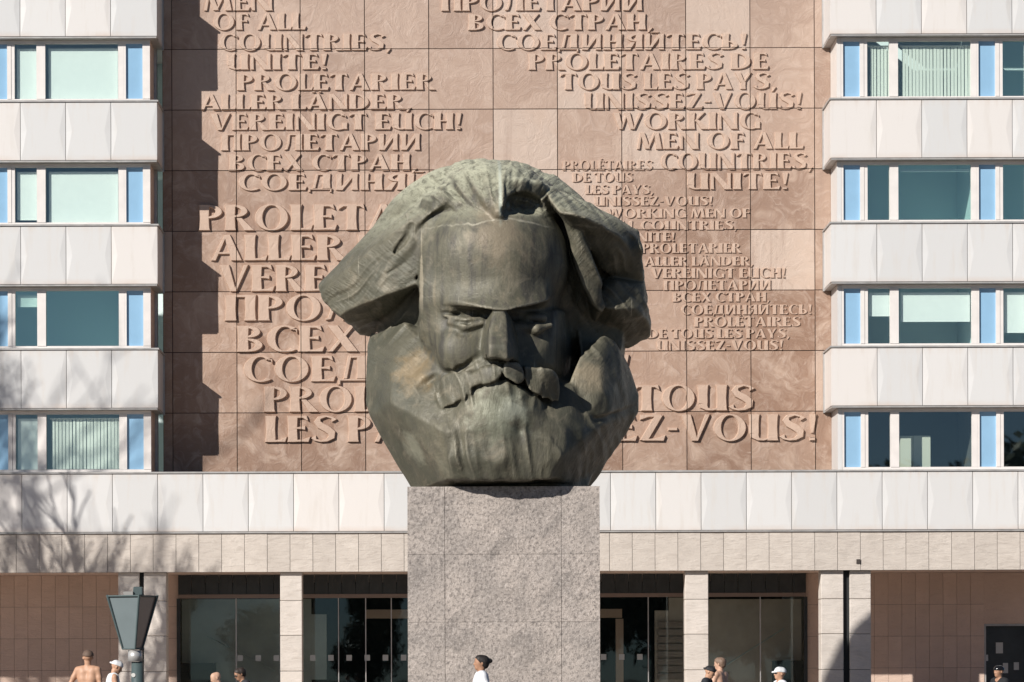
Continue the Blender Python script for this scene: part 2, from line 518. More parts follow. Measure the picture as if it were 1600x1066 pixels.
    # cheeks and upper jaw
    H([(345, 500, 1.5), (398, 470, 1.88), (402, 560, 1.95), (415, 660, 1.8), (520, 600, 2.2), (545, 480, 2.05), (640, 480, 2.05), (660, 610, 2.2), (755, 570, 1.9), (780, 480, 1.5), (765, 660, 1.7), (800, 560, .7), (560, 700, 2.4), (655, 700, 2.4),
       (372, 640, 1.35), (362, 720, 1.0), (800, 700, .8), (345, 500, -.5), (830, 500, -.5), (400, 760, -.5), (800, 760, -.5)], k=.08, sm=.10)
    E((476, 608, 1.92), (.50, .34, .52), k=.15, rot=.45)
    # brow shelf, dropping towards the nose
    H([(440, 395, 1.9), (590, 385, 2.35), (735, 395, 1.85), (426, 464, 2.10), (470, 461, 2.42), (530, 479, 2.70), (590, 489, 2.78), (650, 481, 2.70), (705, 465, 2.42), (745, 458, 2.08), (440, 430, 1.5), (590, 470, 1.7), (740, 430, 1.5)], k=.16, sm=.07)
    # eye sockets
    E((545, 497, 2.30), (.27, .34, .15), op='cut', k=.06)
    E((500, 497, 2.24), (.47, .36, .14), op='cut', k=.05, rot=-.05)
    E((642, 500, 2.30), (.26, .36, .17), op='cut', k=.06)
    E((695, 499, 2.24), (.45, .36, .15), op='cut', k=.05, rot=-.03)
    E((497, 503, 1.86), (.26, .16, .12), k=.03)
    E((700, 508, 1.84), (.27, .16, .12), k=.03)
    L([(420, 480, 1.98), (445, 477, 2.04), (478, 486, 2.0), (520, 497, 1.95)], [.04, .06, .045, .02], k=.04)
    L([(425, 500, 1.98), (462, 509, 2.12), (500, 513, 2.17), (545, 508, 2.12)], [.03, .045, .05, .03], k=.04)
    L([(440, 520, 2.05), (490, 532, 2.14), (540, 522, 2.16)], [.05, .10, .05], k=.10)
    L([(455, 518, 2.17), (495, 523, 2.24), (530, 516, 2.22)], [.02, .04, .02], k=.04, op='cut')
    L([(470, 556, 2.2), (510, 552, 2.25), (552, 528, 2.28)], [.03, .05, .04], k=.08, op='cut')
    L([(655, 532, 2.04), (705, 540, 2.08), (750, 530, 1.95)], [.05, .09, .05], k=.12)
    L([(420, 464, 2.12), (470, 462, 2.42), (530, 482, 2.62)], [.02, .035, .03], k=.04, op='cut')
    # nose
    H([(572, 478, 2.6), (614, 478, 2.6), (560, 515, 2.72), (622, 515, 2.72), (556, 598, 3.2), (620, 600, 3.2), (560, 630, 3.16), (617, 638, 3.16), (540, 618, 2.6), (648, 628, 2.6), (533, 598, 2.3), (655, 603, 2.3), (546, 515, 2.0), (640, 515, 2.0), (530, 636, 2.15), (660, 645, 2.15)], k=.06, sm=.07)
    E((556, 629, 2.78), (.13, .13, .055), op='cut', k=.03, rot=-.2)
    E((634, 641, 2.78), (.14, .14, .06), op='cut', k=.03)
    L([(553, 590, 2.42), (532, 625, 2.3), (478, 662, 2.1), (412, 682, 1.9)], [.02, .04, .035, .02], k=.12, op='cut')
    # beard
    H([(186, 590, -.1), (195, 556, -.2), (300, 520, .7), (345, 580, 1.2), (400, 650, 1.55), (180, 770, .1), (184, 700, .2), (260, 660, 1.15), (262, 770, 1.5), (400, 815, 2.2), (192, 815, .2), (300, 830, 1.65), (330, 1045, .4), (422, 1003, 2.0), (430, 860, 2.5), (590, 840, 2.72),
       (440, 1003, 2.25), (600, 1008, 2.42), (740, 1003, 2.35), (766, 1003, 2.2), (800, 850, 2.3), (790, 928, 2.35), (865, 1040, -.3), (900, 845, 1.5), (985, 862, -.5), (1022, 800, -.5), (1020, 745, -.4), (600, 800, 2.72),
       (820, 720, 1.6), (200, 600, -1.4), (1000, 700, -1.3), (340, 1040, -1), (860, 1040, -1)], k=.06, sm=.03)
    H([(838, 628, 1.3), (872, 615, 1.25), (908, 612, 1.15), (912, 562, .75), (955, 572, .5), (990, 640, -.3), (1022, 745, -.5), (1000, 780, 0), (962, 700, .9), (955, 600, .6), (910, 735, 1.5), (828, 722, 1.55), (808, 712, 1.5), (850, 830, 1.7), (930, 800, 1.3),
       (900, 600, -1), (1000, 720, -1.2)], k=.05, sm=.05)
    H([(455, 868, 2.48), (530, 845, 2.66), (620, 850, 2.72), (752, 880, 2.46), (782, 930, 2.42), (600, 945, 2.70), (432, 940, 2.50), (445, 1000, 2.3), (600, 1004, 2.48), (752, 1000, 2.34), (450, 870, 1.4), (760, 870, 1.4), (460, 990, 1.4), (740, 990, 1.4)], k=.10, sm=.05)
    # hollows in the beard, left cheek
    E((330, 640, 1.75), (.42, .35, .16), op='cut', k=.15, rot=.7)
    E((372, 700, 1.9), (.30, .3, .12), op='cut', k=.12, rot=.6)
    # moustache
    H([(558, 650, 2.7), (600, 648, 2.86), (600, 690, 2.86), (575, 706, 2.8), (545, 712, 2.72), (508, 668, 2.62), (500, 722, 2.66), (560, 650, 2.1), (600, 690, 2.1), (500, 715, 2.1)], k=.04, sm=.07)
    H([(520, 668, 2.62), (470, 664, 2.48), (414, 686, 2.22), (392, 735, 2.06), (386, 790, 2.04), (402, 803, 2.14), (440, 788, 2.44), (505, 738, 2.64), (470, 700, 2.58), (420, 730, 2.3), (500, 700, 1.8), (410, 770, 1.5), (420, 700, 1.5)], k=.04, sm=.08)
    H([(610, 648, 2.88), (655, 646, 2.82), (668, 660, 2.76), (672, 700, 2.76), (660, 716, 2.78), (640, 712, 2.84), (606, 686, 2.86), (612, 650, 2.1), (665, 700, 2.1)], k=.03, sm=.06)
    H([(666, 652, 2.68), (722, 662, 2.58), (728, 720, 2.56), (715, 748, 2.54), (676, 728, 2.64), (670, 660, 2.0), (715, 740, 2.0)], k=.03, sm=.05)
    H([(718, 664, 2.62), (758, 668, 2.5), (772, 684, 2.36), (784, 722, 2.22), (778, 772, 2.12), (738, 764, 2.36), (715, 752, 2.5), (730, 670, 1.8), (765, 745, 1.7)], k=.06, sm=.05)
    L([(672, 655, 2.86), (674, 690, 2.9), (668, 722, 2.85)], [.02, .03, .035], k=.02, op='cut')
    L([(604, 650, 2.96), (604, 690, 2.97)], [.02, .05], k=.04, op='cut')
    # mouth and chin tuft
    E((590, 800, 2.28), (.85, .48, .56), k=.20)
    L([(470, 775, 2.2), (540, 745, 2.42), (604, 728, 2.5), (660, 745, 2.42), (710, 775, 2.2)], [.12, .16, .18, .16, .12], k=.08)
    L([(470, 760, 2.62), (540, 728, 2.78), (604, 712, 2.8), (660, 730, 2.8), (690, 748, 2.72)], [.015, .03, .035, .03, .015], k=.03, op='cut')
    H([(335, 190, 1.2), (345, 200, 1.45), (420, 165, 1.5), (440, 215, 1.75), (385, 300, 1.78), (345, 420, 1.55), (335, 300, 1.4), (360, 250, 0), (430, 200, 0)], k=.10, sm=.1)
    # slots between the locks, left hair
    L([(322, 225, 1.52), (292, 275, 1.45), (255, 325, 1.20)], [.10, .09, .03], k=.04, op='cut')
    L([(330, 302, 1.58), (298, 335, 1.47), (245, 372, 1.22)], [.05, .06, .02], k=.03, op='cut')
    L([(308, 245, 1.52), (275, 300, 1.38)], [.04, .03], k=.03, op='cut')
    L([(130, 420, .78), (85, 438, .55), (40, 452, .22)], [.02, .035, .04], k=.03, op='cut')
    L([(175, 470, 1.02), (120, 498, .7)], [.03, .05], k=.04, op='cut')
    # tool-marked surface: strands along the locks, ridges in the beard
    idx, (x, y, z) = S.near(0.16)
    X = lambda cx: P(cx, 500, 1.0).x
    Z = lambda cy: P(500, cy, 1.0).z
    def band(v, a, b, s):
        return 1 / (1 + np.exp(-(v - a) / s)) * (1 / (1 + np.exp((v - b) / s)))
    face = band(x, X(365), X(810), .10) * band(z, Z(690), Z(205), .12) * (y < YH - 1.0)
    hairL = band(x, X(-50), X(345), .1) * band(z, Z(585), Z(100), .1)
    hairR = band(x, X(800), X(1100), .1) * band(z, Z(620), Z(100), .1)
    crown = band(z, Z(195), Z(-20), .08) * band(x, X(370), X(780), .15)
    chin = band(z, Z(1020), Z(850), .12) * band(x, X(420), X(780), .1)
    side = band(z, Z(1020), Z(700), .1) * (1 - band(x, X(400), X(790), .1))
    warp = vnoise(x * 1.1 + 3, y * 1.1, z * 1.1) * 0.5
    def strand(ux, uz, fa, fc):
        al = x * ux + z * uz; ac = -x * uz + z * ux + warp * 0.35
        return (np.abs(vnoise(al * fa + 7, y * fa * 1.6, ac * fc)) - .35) * 1.1 + vnoise(al * fa * 1.9, y * fa * 2.2 + 9, ac * fc * 2.1) * 0.30
    d = np.zeros_like(x)
    d += hairL * strand(-.78, -.62, .7, 6.5) * 0.045
    d += hairR * strand(.62, -.78, .7, 5.5) * 0.06
    d += hairR * band(z, Z(520), Z(200), .2) * vnoise(x * 3.2, y * 3.2, z * 3.2) * 0.05
    ang = np.arctan2(x - X(590), (z - Z(330)))
    d += crown * (vnoise(ang * 20 + warp * 3, y * 0.8, z * 0.7) * 0.6 + vnoise(ang * 38, y * 1.2, z * 1.2) * 0.4) * 0.055
    d += chin * strand(.12, -.99, 1.0, 4.6) * 0.065
    d += side * strand(.45, -.89, .8, 5.0) * 0.03
    must = band(z, Z(800), Z(655), .06) * band(x, X(385), X(780), .06) * (y < YH - 1.5)
    d += must * strand(.25, -.97, 1.1, 6.0) * 0.040
    d += (1 - face) * vnoise(x * 2.2, y * 2.2, z * 2.2 + 5) * 0.028
    d += face * vnoise(x * 1.6, y * 1.6, z * 1.2 + 5) * 0.010
    S.f[idx] += d.astype(np.float32)
    # flat seat on the plinth
    S.f[:, :, 0:1] = np.maximum(S.f[:, :, 0:1], 0.02)
    me = S.to_mesh('bronze_head')
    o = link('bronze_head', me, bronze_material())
    return tag(o, 'colossal weathered bronze head of a bearded man with swept-back hair on granite plinth', 'statue')
build_head()
# ------------------------------------------------------------------ the setting: ground
YF = 80.0             # front of the wings and the podium
YR = 81.6            # inscription wall between the wings
YB = 84.0             # wall and glazing behind the columns
XL, XR = -7.83, 9.86  # inner corners of the two wings
XL0, XR0 = -17.4, 20.6
ZB = lambda k: 5.165 + 3.257 * k      # underside of spandrel band k
ZT = lambda k: ZB(k) + 1.535

def paving_material():
    t = NT('paving')
    br = t.n('TexBrick')
    t.l(t.pos(), br.inputs[0])
    br.inputs['Scale'].default_value = 1.0
    br.inputs['Mortar Size'].default_value = 0.008
    br.inputs['Brick Width'].default_value = 0.6
    br.inputs['Row Height'].default_value = 0.4
    br.inputs['Color1'].default_value = (0.17, 0.15, 0.13, 1)
    br.inputs['Color2'].default_value = (0.145, 0.125, 0.11, 1)
    br.inputs['Mortar'].default_value = (0.10, 0.09, 0.08, 1)
    n = t.noise(t.pos(), 1.2, 6, 0.6)
    c = t.mix(t.ramp(n, 0.3, 0.7), (0.75, 0.75, 0.75), (1.1, 1.08, 1.05))
    return t.done(t.mix(1.0, br.outputs[0], c, 'MULTIPLY'), 0.85)
M = {}
M['paving'] = paving_material()
g = link('ground', mesh('ground', [(-900, -900, 0), (900, -900, 0), (900, 1500, 0), (-900, 1500, 0)], [(0, 1, 2, 3)]), plain('lawn_and_street', (0.10, 0.10, 0.085), 0.9, var=0.2, scale=0.2))
tag(g, kind='structure')
g = link('pavement', mesh('pavement', [(-45, -12, .004), (55, -12, .004), (55, 90, .004), (-45, 90, .004)], [(0, 1, 2, 3)]), M['paving'])
tag(g, kind='structure')
def forecourt_material():
    t = NT('pale_forecourt_slabs')
    br = t.n('TexBrick'); t.l(t.pos(), br.inputs[0])
    br.inputs['Scale'].default_value = 1.0; br.inputs['Mortar Size'].default_value = 0.006
    br.inputs['Brick Width'].default_value = 0.9; br.inputs['Row Height'].default_value = 0.6
    br.inputs['Color1'].default_value = (0.60, 0.50, 0.42, 1); br.inputs['Color2'].default_value = (0.54, 0.45, 0.375, 1); br.inputs['Mortar'].default_value = (0.2, 0.17, 0.15, 1)
    return t.done(br.outputs[0], 0.8)
g = link('forecourt', mesh('forecourt', [(-30, 67.5, .008), (34, 67.5, .008), (34, 90, .008), (-30, 90, .008)], [(0, 1, 2, 3)]), forecourt_material())  # unseen pale strip added to bounce light into the recess
tag(g, kind='structure')
g = boxes('road', [(-400, 400, -26, -12.35, -.05, .004)], plain('asphalt', (0.05, 0.05, 0.052), 0.85, var=0.2, scale=3))
tag(g, kind='structure')
g = boxes('kerb', [(-400, 400, -12.35, -12.05, -.05, .10)], plain('kerb_stone', (0.32, 0.31, 0.29), 0.85, var=0.15, scale=3))
tag(g, kind='structure')

# ------------------------------------------------------------------ building materials
def white_panel_material():
    t = NT('white_enamel_panel')
    p = t.pos(offs=None)
    a = t.noise(p, 0.9, 4, 0.6)
    b = t.noise(t.pos((4, 1, 0.5)), 1.2, 4, 0.6)
    c = t.mix(t.ramp(t.oi.outputs['Random'], 0, 1), (0.615, 0.615, 0.605), (0.685, 0.68, 0.665))
    c = t.mix(t.math('MULTIPLY', t.ramp(t.oi.outputs['Random'], 0.82, 0.88), 0.55), c, (0.74, 0.685, 0.635))
    c = t.mix(t.math('MULTIPLY', t.ramp(b, 0.53, 0.74), 0.5), c, (0.60, 0.555, 0.50))
    # rusty weeping along the lower edge of every panel
    gx = t.n('SeparateXYZ'); t.l(t.co.outputs['Generated'], gx.inputs[0])
    e = t.math('MULTIPLY', t.ramp(gx.outputs[2], 0.10, 0.0), t.ramp(a, 0.35, 0.65))
    c = t.mix(t.math('MULTIPLY', e, 0.55), c, (0.58, 0.45, 0.36))
    e2 = t.math('MULTIPLY', t.ramp(gx.outputs[2], 0.86, 1.0), t.ramp(b, 0.40, 0.6))
    c = t.mix(t.math('MULTIPLY', e2, 0.35), c, (0.60, 0.50, 0.42))
    f = t.noise(p, 14, 3)
    return t.done(c, 0.38, t.bump(f, 0.08, 0.01))

def relief_material(name, light=0.0):
    t = NT(name)
    p = t.pos()
    warp = t.n('TexNoise'); t.l(p, warp.inputs['Vector']); warp.inputs['Scale'].default_value = 0.75; warp.inputs['Detail'].default_value = 2
    add = t.n('VectorMath', operation='MULTIPLY_ADD')
    t.l(warp.outputs['Color'], add.inputs[0]); add.inputs[1].default_value = (2.6, 2.6, 2.6); t.l(p, add.inputs[2])
    cm = t.n('CombineXYZ')
    t.l(t.math('MULTIPLY', t.oi.outputs['Random'], 37.0), cm.inputs[0]); t.l(t.math('MULTIPLY', t.oi.outputs['Random'], 91.0), cm.inputs[2])
    sh = t.n('VectorMath', operation='ADD'); t.l(add.outputs[0], sh.inputs[0]); t.l(cm.outputs[0], sh.inputs[1])
    vec = sh.outputs[0] if not light else add.outputs[0]
    sw = t.noise(vec, 0.9, 6, 0.62, 0.5)
    fine = t.noise(vec, 3.6, 7, 0.70, 0.7)
    grain = t.noise(p, 40, 3, 0.6)
    drip = t.noise(t.pos((5, 1, 0.35)), 0.9, 4, 0.6)
    c = t.mix(t.ramp(t.oi.outputs['Random'], 0, 1) if not light else 0.5, (0.27, 0.165, 0.112), (0.44, 0.305, 0.228))
    if not light:
        c = t.mix(t.math('MULTIPLY', t.ramp(t.oi.outputs['Random'], 0.80, 0.90), 0.6), c, (0.60, 0.50, 0.42))
    c = t.mix(t.math('MULTIPLY', t.ramp(sw, 0.46, 0.68), 0.75), c, (0.53, 0.395, 0.307))
    c = t.mix(t.math('MULTIPLY', t.ramp(fine, 0.50, 0.72), 0.50), c, (0.60, 0.475, 0.395))
    c = t.mix(t.math('MULTIPLY', t.ramp(fine, 0.42, 0.28), 0.40), c, (0.26, 0.165, 0.12))
    c = t.mix(t.math('MULTIPLY', t.ramp(drip, 0.54, 0.72), 0.40), c, (0.28, 0.185, 0.14))
    # the wall is greyer and paler towards its top, redder low down
    pz = t.n('SeparateXYZ'); t.l(p, pz.inputs[0])
    c = t.mix(t.math('MULTIPLY', t.ramp(pz.outputs[2], 11.0, 18.5), 0.35), c, (0.52, 0.41, 0.345))
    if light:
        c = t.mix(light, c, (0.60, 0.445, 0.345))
    n1 = t.bump(fine, 0.5, 0.05)
    n2 = t.bump(grain, 0.25, 0.01, n1)
    return t.done(c, 0.55, n2, 0.0, 0.4)

def stone_material(name, a, b, stain, scale=1.0, rough=0.8, veins=0.5):
    t = NT(name)
    p = t.pos()
    cm = t.n('CombineXYZ')
    for i in range(3): t.l(t.math('MULTIPLY', t.oi.outputs['Random'], 50.0 + 31 * i), cm.inputs[i])
    sh = t.n('VectorMath', operation='ADD'); t.l(p, sh.inputs[0]); t.l(cm.outputs[0], sh.inputs[1])
    n1 = t.noise(sh.outputs[0], 2.2 * scale, 6, 0.62, 0.6)
    mp = t.n('Mapping'); t.l(sh.outputs[0], mp.inputs[0]); mp.inputs['Scale'].default_value = (1.2, 1.2, 5.0)
    n2 = t.noise(mp.outputs[0], 2.0 * scale, 6, 0.65, 0.8)
    gr = t.noise(p, 26 * scale, 4, 0.7)
    c = t.mix(t.ramp(n1, 0.3, 0.7), a, b)
    c = t.mix(t.math('MULTIPLY', t.ramp(n2, 0.52, 0.72), veins), c, stain)
    c = t.mix(t.ramp(t.oi.outputs['Random'], 0, 1, 0.0, 0.28), c, tuple(x * 0.72 for x in a))
    c = t.mix(t.math('MULTIPLY', t.ramp(gr, 0.58, 0.72), 0.35), c, tuple(x * 0.6 for x in a))
    nb = t.bump(n2, 0.6, 0.04)
    return t.done(c, rough, t.bump(gr, 0.4, 0.012, nb), 0.0, 0.3)

def granite_material():
    t = NT('rough_granite')
    p = t.pos()
    sp = t.noise(p, 14, 5, 0.8)
    sp2 = t.noise(p, 30, 4, 0.7)
    vo = t.voro(p, 19)
    big = t.noise(p, 1.1, 5, 0.6, 0.7)
    diag = t.noise(t.pos2((1.0, 1.0, 2.0), math.radians(38)), 1.1, 6, 0.7, 0.6)
    c = t.mix(t.ramp(big, 0.35, 0.65), (0.40, 0.352, 0.315), (0.53, 0.46, 0.405))
    c = t.mix(t.math('MULTIPLY', t.ramp(diag, 0.50, 0.64), 0.7), c, (0.25, 0.222, 0.2))
    c = t.mix(t.math('MULTIPLY', t.ramp(sp, 0.50, 0.60), 0.8), c, (0.17, 0.152, 0.14))
    c = t.mix(t.math('MULTIPLY', t.ramp(sp, 0.46, 0.34), 0.65), c, (0.66, 0.60, 0.55))
    c = t.mix(t.math('MULTIPLY', t.ramp(sp2, 0.56, 0.68), 0.5), c, (0.15, 0.137, 0.13))
    c = t.mix(t.ramp(t.oi.outputs['Random'], 0, 1, 0.0, 0.25), c, (0.33, 0.30, 0.275))
    nb = t.bump(diag, 0.4, 0.05)
    nb = t.bump(sp, 0.9, 0.03, nb)
    return t.done(c, 0.75, t.bump(sp2, 0.5, 0.012, nb), 0.0, 0.35)

def glass_material(name, refl, tint, rcol=(0.85, 0.97, 1.0)):
    t = NT(name)
    t.t.nodes.remove(t.b)
    tr = t.n('BsdfTransparent'); tr.inputs[0].default_value = tint + (1,)
    gl = t.n('BsdfGlossy'); gl.inputs['Color'].default_value = rcol + (1,); gl.inputs['Roughness'].default_value = 0.015
    w = t.noise(t.pos(), 0.55, 2, 0.4)
    t.l(t.bump(w, 0.12, 0.02), gl.inputs['Normal'])
    mx = t.n('MixShader'); mx.inputs[0].default_value = refl; t.l(tr.outputs[0], mx.inputs[1]); t.l(gl.outputs[0], mx.inputs[2])
    t.l(mx.outputs[0], t.out.inputs[0])
    return t.m

M['white'] = white_panel_material()
M['relief'] = relief_material('cast_stone_relief')
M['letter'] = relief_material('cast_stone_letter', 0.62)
M['fascia'] = stone_material('fascia_limestone', (0.53, 0.475, 0.42), (0.64, 0.58, 0.515), (0.38, 0.33, 0.285))
M['column'] = stone_material('column_limestone', (0.58, 0.53, 0.475), (0.68, 0.62, 0.56), (0.44, 0.385, 0.335), 0.8)
M['walltile'] = stone_material('pink_wall_slab', (0.60, 0.455, 0.37), (0.68, 0.52, 0.425), (0.54, 0.40, 0.32), 0.6, 0.6, 0.3)
M['soffit'] = plain('soffit_plaster', (0.74, 0.59, 0.50), 0.8, var=0.10, scale=1.5)
M['frame'] = plain('window_frame_white', (0.74, 0.70, 0.665), 0.4, var=0.06, scale=3)
M['alu'] = plain('aluminium_trim', (0.50, 0.49, 0.475), 0.4, metal=0.5, var=0.12, scale=5)
M['coping'] = plain('grey_coping', (0.40, 0.39, 0.375), 0.45, metal=0.2, var=0.18, scale=4)
M['shadowgap'] = plain('bitumen_joint', (0.055, 0.045, 0.04), 0.9)
M['joint'] = plain('dark_joint', (0.06, 0.042, 0.034), 0.9)
M['blue'] = plain('blue_enamelled_glass', (0.27, 0.46, 0.64), 0.12, var=0.04, scale=2)
M['glass'] = glass_material('window_glass', 0.09, (0.955, 1.0, 0.99), (0.95, 1.0, 0.95))
M['skyglass'] = glass_material('reflecting_window_glass', 0.18, (0.90, 0.99, 0.97), (0.95, 1.0, 0.92))
M['shopglass'] = glass_material('lobby_glass', 0.03, (0.86, 0.92, 0.92))
M['blind'] = plain('roller_blind', (0.82, 0.83, 0.80), 0.8, var=0.02)
M['slat'] = plain('vertical_slat', (0.74, 0.74, 0.67), 0.7)
M['room'] = plain('room_wall', (0.74, 0.86, 0.84), 0.9)  # pale teal stands in for sky reflected in the panes
M['dark'] = plain('dark_panel', (0.028, 0.034, 0.036), 0.35, var=0.25, scale=4)
M['inside'] = plain('lobby_taupe', (0.42, 0.40, 0.37), 0.8, var=0.15, scale=1.0)
M['inside2'] = plain('lobby_brown', (0.55, 0.42, 0.35), 0.8, var=0.15, scale=1.0)
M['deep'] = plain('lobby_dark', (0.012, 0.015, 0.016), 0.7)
M['paper'] = plain('paper_notice', (0.62, 0.62, 0.58), 0.8)
M['marker'] = plain('frosted_marker', (0.42, 0.45, 0.46), 0.7)
M['alu_dark'] = plain('bronze_anodised', (0.24, 0.185, 0.155), 0.4, metal=0.4)

# ------------------------------------------------------------------ the office building
B = empty('office_building', (1.0, YF, 0), 'white-banded slab office block with inscribed brown relief wall behind the bronze head', 'building')

def panel_mesh(w, h, fl=True, fr=True):
    """enamelled panel: flat face, its side edges dished back in a lens"""
    N = 8
    vs_, fs_ = [], []
    for i in range(N + 1):
        v = i / N
        s = 1 - abs(2 * v - 1)
        s = s ** 0.85
        cl = 0.155 * s * (1 if fl else 0) + 0.004
        cr = 0.155 * s * (1 if fr else 0) + 0.004
        z = v * h
        vs_ += [(0, 0.22 * cl + 0.035, z), (0, 0.11 * cl, z), (cl, 0, z), (w - cr, 0, z), (w, 0.11 * cr, z), (w, 0.22 * cr + 0.035, z)]
    for i in range(N):
        a, b = i * 6, (i + 1) * 6
        for k in range(5):
            fs_.append((a + k, a + k + 1, b + k + 1, b + k))
    fs_.append((0, 5, 4, 3, 2, 1)); b = N * 6
    fs_.append((b, b + 1, b + 2, b + 3, b + 4, b + 5))
    return mesh('panel', vs_, fs_)
PH = 1.515
pm_full = panel_mesh(1.19 - 0.014, PH)

def band(x0, x1, k, joints, chamf):
    """one white spandrel band: backing, dark gap below, coping, panels"""
    zb, zt = ZB(k), ZT(k)
    s = boxes('spandrel', [(x0 + .01, x1 - .01, YF + .10, YF + .30, zb + .03, zt - .005)], M['shadowgap'], B)
    boxes('soffit_trim', [(x0 + .02, x1 - .02, YF + .02, YF + .34, zb - .035, zb + .012)], M['coping'], s)
    if k > 0 or True:
        boxes('coping', [(x0 - .03, x1 + .03, YF - .035, YF + .32, zt + .003, zt + .048)], M['coping'], s)
    js = sorted(joints)
    for a, b in zip(js[:-1], js[1:]):
        w = b - a - 0.014
        me = pm_full if abs(w - (1.19 - .014)) < 0.004 else panel_mesh(w, PH, not (abs(a - XR) < .02), True)
        link('panel', me, M['white'], s, (a + .007, YF, zb + .014))
    return s

left_j = [XL] + [-9.05 - 1.19 * i for i in range(8)]
right_j = [XR] + [11.07 + 1.19 * i for i in range(9)]
pod_j = [10.0 + 1.19 * i for i in range(-23, 10)]
def returns(x, k, sgn):
    """the band's short end, from its front corner back to the inscription wall"""
    zb, zt = ZB(k), ZT(k)
    a, b = (x - .06, x) if sgn > 0 else (x, x + .06)
    r = boxes('band_end', [(a, b, YF + .05, YR - .14, zb + .014, zt - .005)], M['white'], B)
    boxes('coping', [((x - .10), (x + .035), YF + .33, YR - .02, zt + .003, zt + .048) if sgn > 0 else ((x - .035), (x + .10), YF + .33, YR - .02, zt + .003, zt + .048)], M['coping'], r)
    boxes('soffit_trim', [((x - .6), (x - .01), YF + .345, YR - .02, zb - .035, zb + .012) if sgn > 0 else ((x + .01), (x + .6), YF + .345, YR - .02, zb - .035, zb + .012)], M['coping'], r)
    boxes('edge_trim', [((x - .012), (x + .030), YR - .135, YR - .012, zb - .05, zt - .01) if sgn > 0 else ((x - .030), (x + .012), YR - .135, YR - .012, zb - .05, zt - .01)], M['alu'], r)
for k in range(1, 5):
    band(min(left_j), XL, k, left_j, True)
    band(XR, max(right_j), k, right_j, True)
    returns(XL, k, +1)
    returns(XR, k, -1)
band(min(pod_j), max(pod_j), 0, pod_j, False)

# ---- windows
YW = YF + 0.27
def window(x, k, spec, rg):
    """three openings: blue infill, narrow casement, wide pane.  spec = (narrow blind, wide blind)"""
    z0, z1 = ZT(k) + .05, ZB(k + 1) - .04
    w = empty('window', (x, YW, z0))
    w.parent = B; w.matrix_parent_inverse = Matrix.Translation(-ORIGIN[B.name])
    f = []
    t = .075
    f.append((x, x + 3.57, YW, YW + .09, z0, z0 + .085))
    f.append((x, x + 3.57, YW, YW + .09, z1 - .09, z1))
    posts = [(x, x + .055), (x + .495, x + .60), (x + .605, x + .69), (x + 1.27, x + 1.50), (x + 3.42, x + 3.568)]
    zz0, zz1 = z0 + .085, z1 - .09
    for i, (a, b) in enumerate(posts):
        f.append((a, b, YW - (.018 if i % 2 else .006), YW + .085, zz0, zz1))
    fo = boxes('frame', f, M['frame'], w)
    boxes('infill_panel', [(x + .055, x + .495, YW + .055, YW + .075, zz0, zz1)], M['blue'], w)
    gl = [M['skyglass'] if (sp is None or sp[1] < .3) and k > 0 else M['glass'] for sp in spec]
    boxes('pane', [(x + .69, x + 1.27, YW + .06, YW + .068, zz0, zz1)], gl[0], w)
    boxes('pane', [(x + 1.50, x + 3.42, YW + .05, YW + .058, zz0, zz1)], gl[1], w)
    for (a, b), sp in zip(((x + .73, x + 1.30), (x + 1.57, x + 3.42)), spec):
        if sp is None: continue
        kind, v = sp
        if kind == 'roll':
            hgt = (zz1 - .10 - zz0) * v
            boxes('blind', [(a, b - .02, YW + .13, YW + .134, zz1 - .10 - hgt, zz1 - .10), (a, b - .02, YW + .122, YW + .142, zz1 - .115 - hgt, zz1 - .099 - hgt)], M['blind'], w)
        else:
            n = int((b - a) / .092)
            L = []
            for i in range(n):
                xa = a + .06 + i * .092
                L.append((xa, xa + rg.uniform(.066, .082), YW + .14 + .006 * (i % 3), YW + .143 + .006 * (i % 3), zz0 + .02, zz1 - .12))
            L.append((a, b - .02, YW + .12, YW + .17, zz1 - .12, zz1 - .09))
            boxes('slat_blind', L, M['slat'], w)
R_, V_ = (lambda v: ('roll', v)), ('slat', 1)
wr = random.Random(3)
left_specs = {3: [(R_(1.0), R_(1.0))], 2: [(R_(.93), R_(.985))], 1: [(R_(.22), None)], 0: [(R_(.98), V_)]}
right_specs = {3: [(V_, V_), (None, None)], 2: [(None, R_(.04)), (None, None)], 1: [(R_(.45), R_(.56)), (R_(.78), R_(.5))], 0: [(None, None), (None, None)]}
for k in range(0, 4):
    xl = -8.735 - 3.57
    window(xl, k, left_specs[k][0], wr)
    window(xl - 3.57, k, (R_(.9), R_(.7)), wr)
    for i in range(2):
        window(10.175 + 3.57 * i, k, right_specs[k][i], wr)
    # end bay of the left wing: blue panel and corner post; the right wing starts with a post
    z0, z1 = ZT(k) + .05, ZB(k + 1) - .04
    x = -8.735
    e = boxes('end_bay', [(x, x + .69, YW, YW + .09, z0, z0 + .085), (x, x + .69, YW, YW + .09, z1 - .09, z1), (x, x + .055, YW - .006, YW + .085, z0 + .085, z1 - .09), (x + .495, x + .69, YW - .018, YW + .085, z0 + .085, z1 - .09)], M['frame'], B)
    boxes('infill_panel', [(x + .055, x + .495, YW + .055, YW + .075, z0 + .085, z1 - .09)], M['blue'], e)
    boxes('end_wall', [(x + .60, x + .685, YW + .095, YR - .05, z0, z1)], M['walltile'], B)
    boxes('edge_trim', [(XL - .215, XL - .15, YR - .26, YR - .06, z0 - .02, z1)], M['alu'], B)
    boxes('end_wall', [(10.06, 10.17, YW - .01, YR - .02, z0, z1)], M['white'], B)
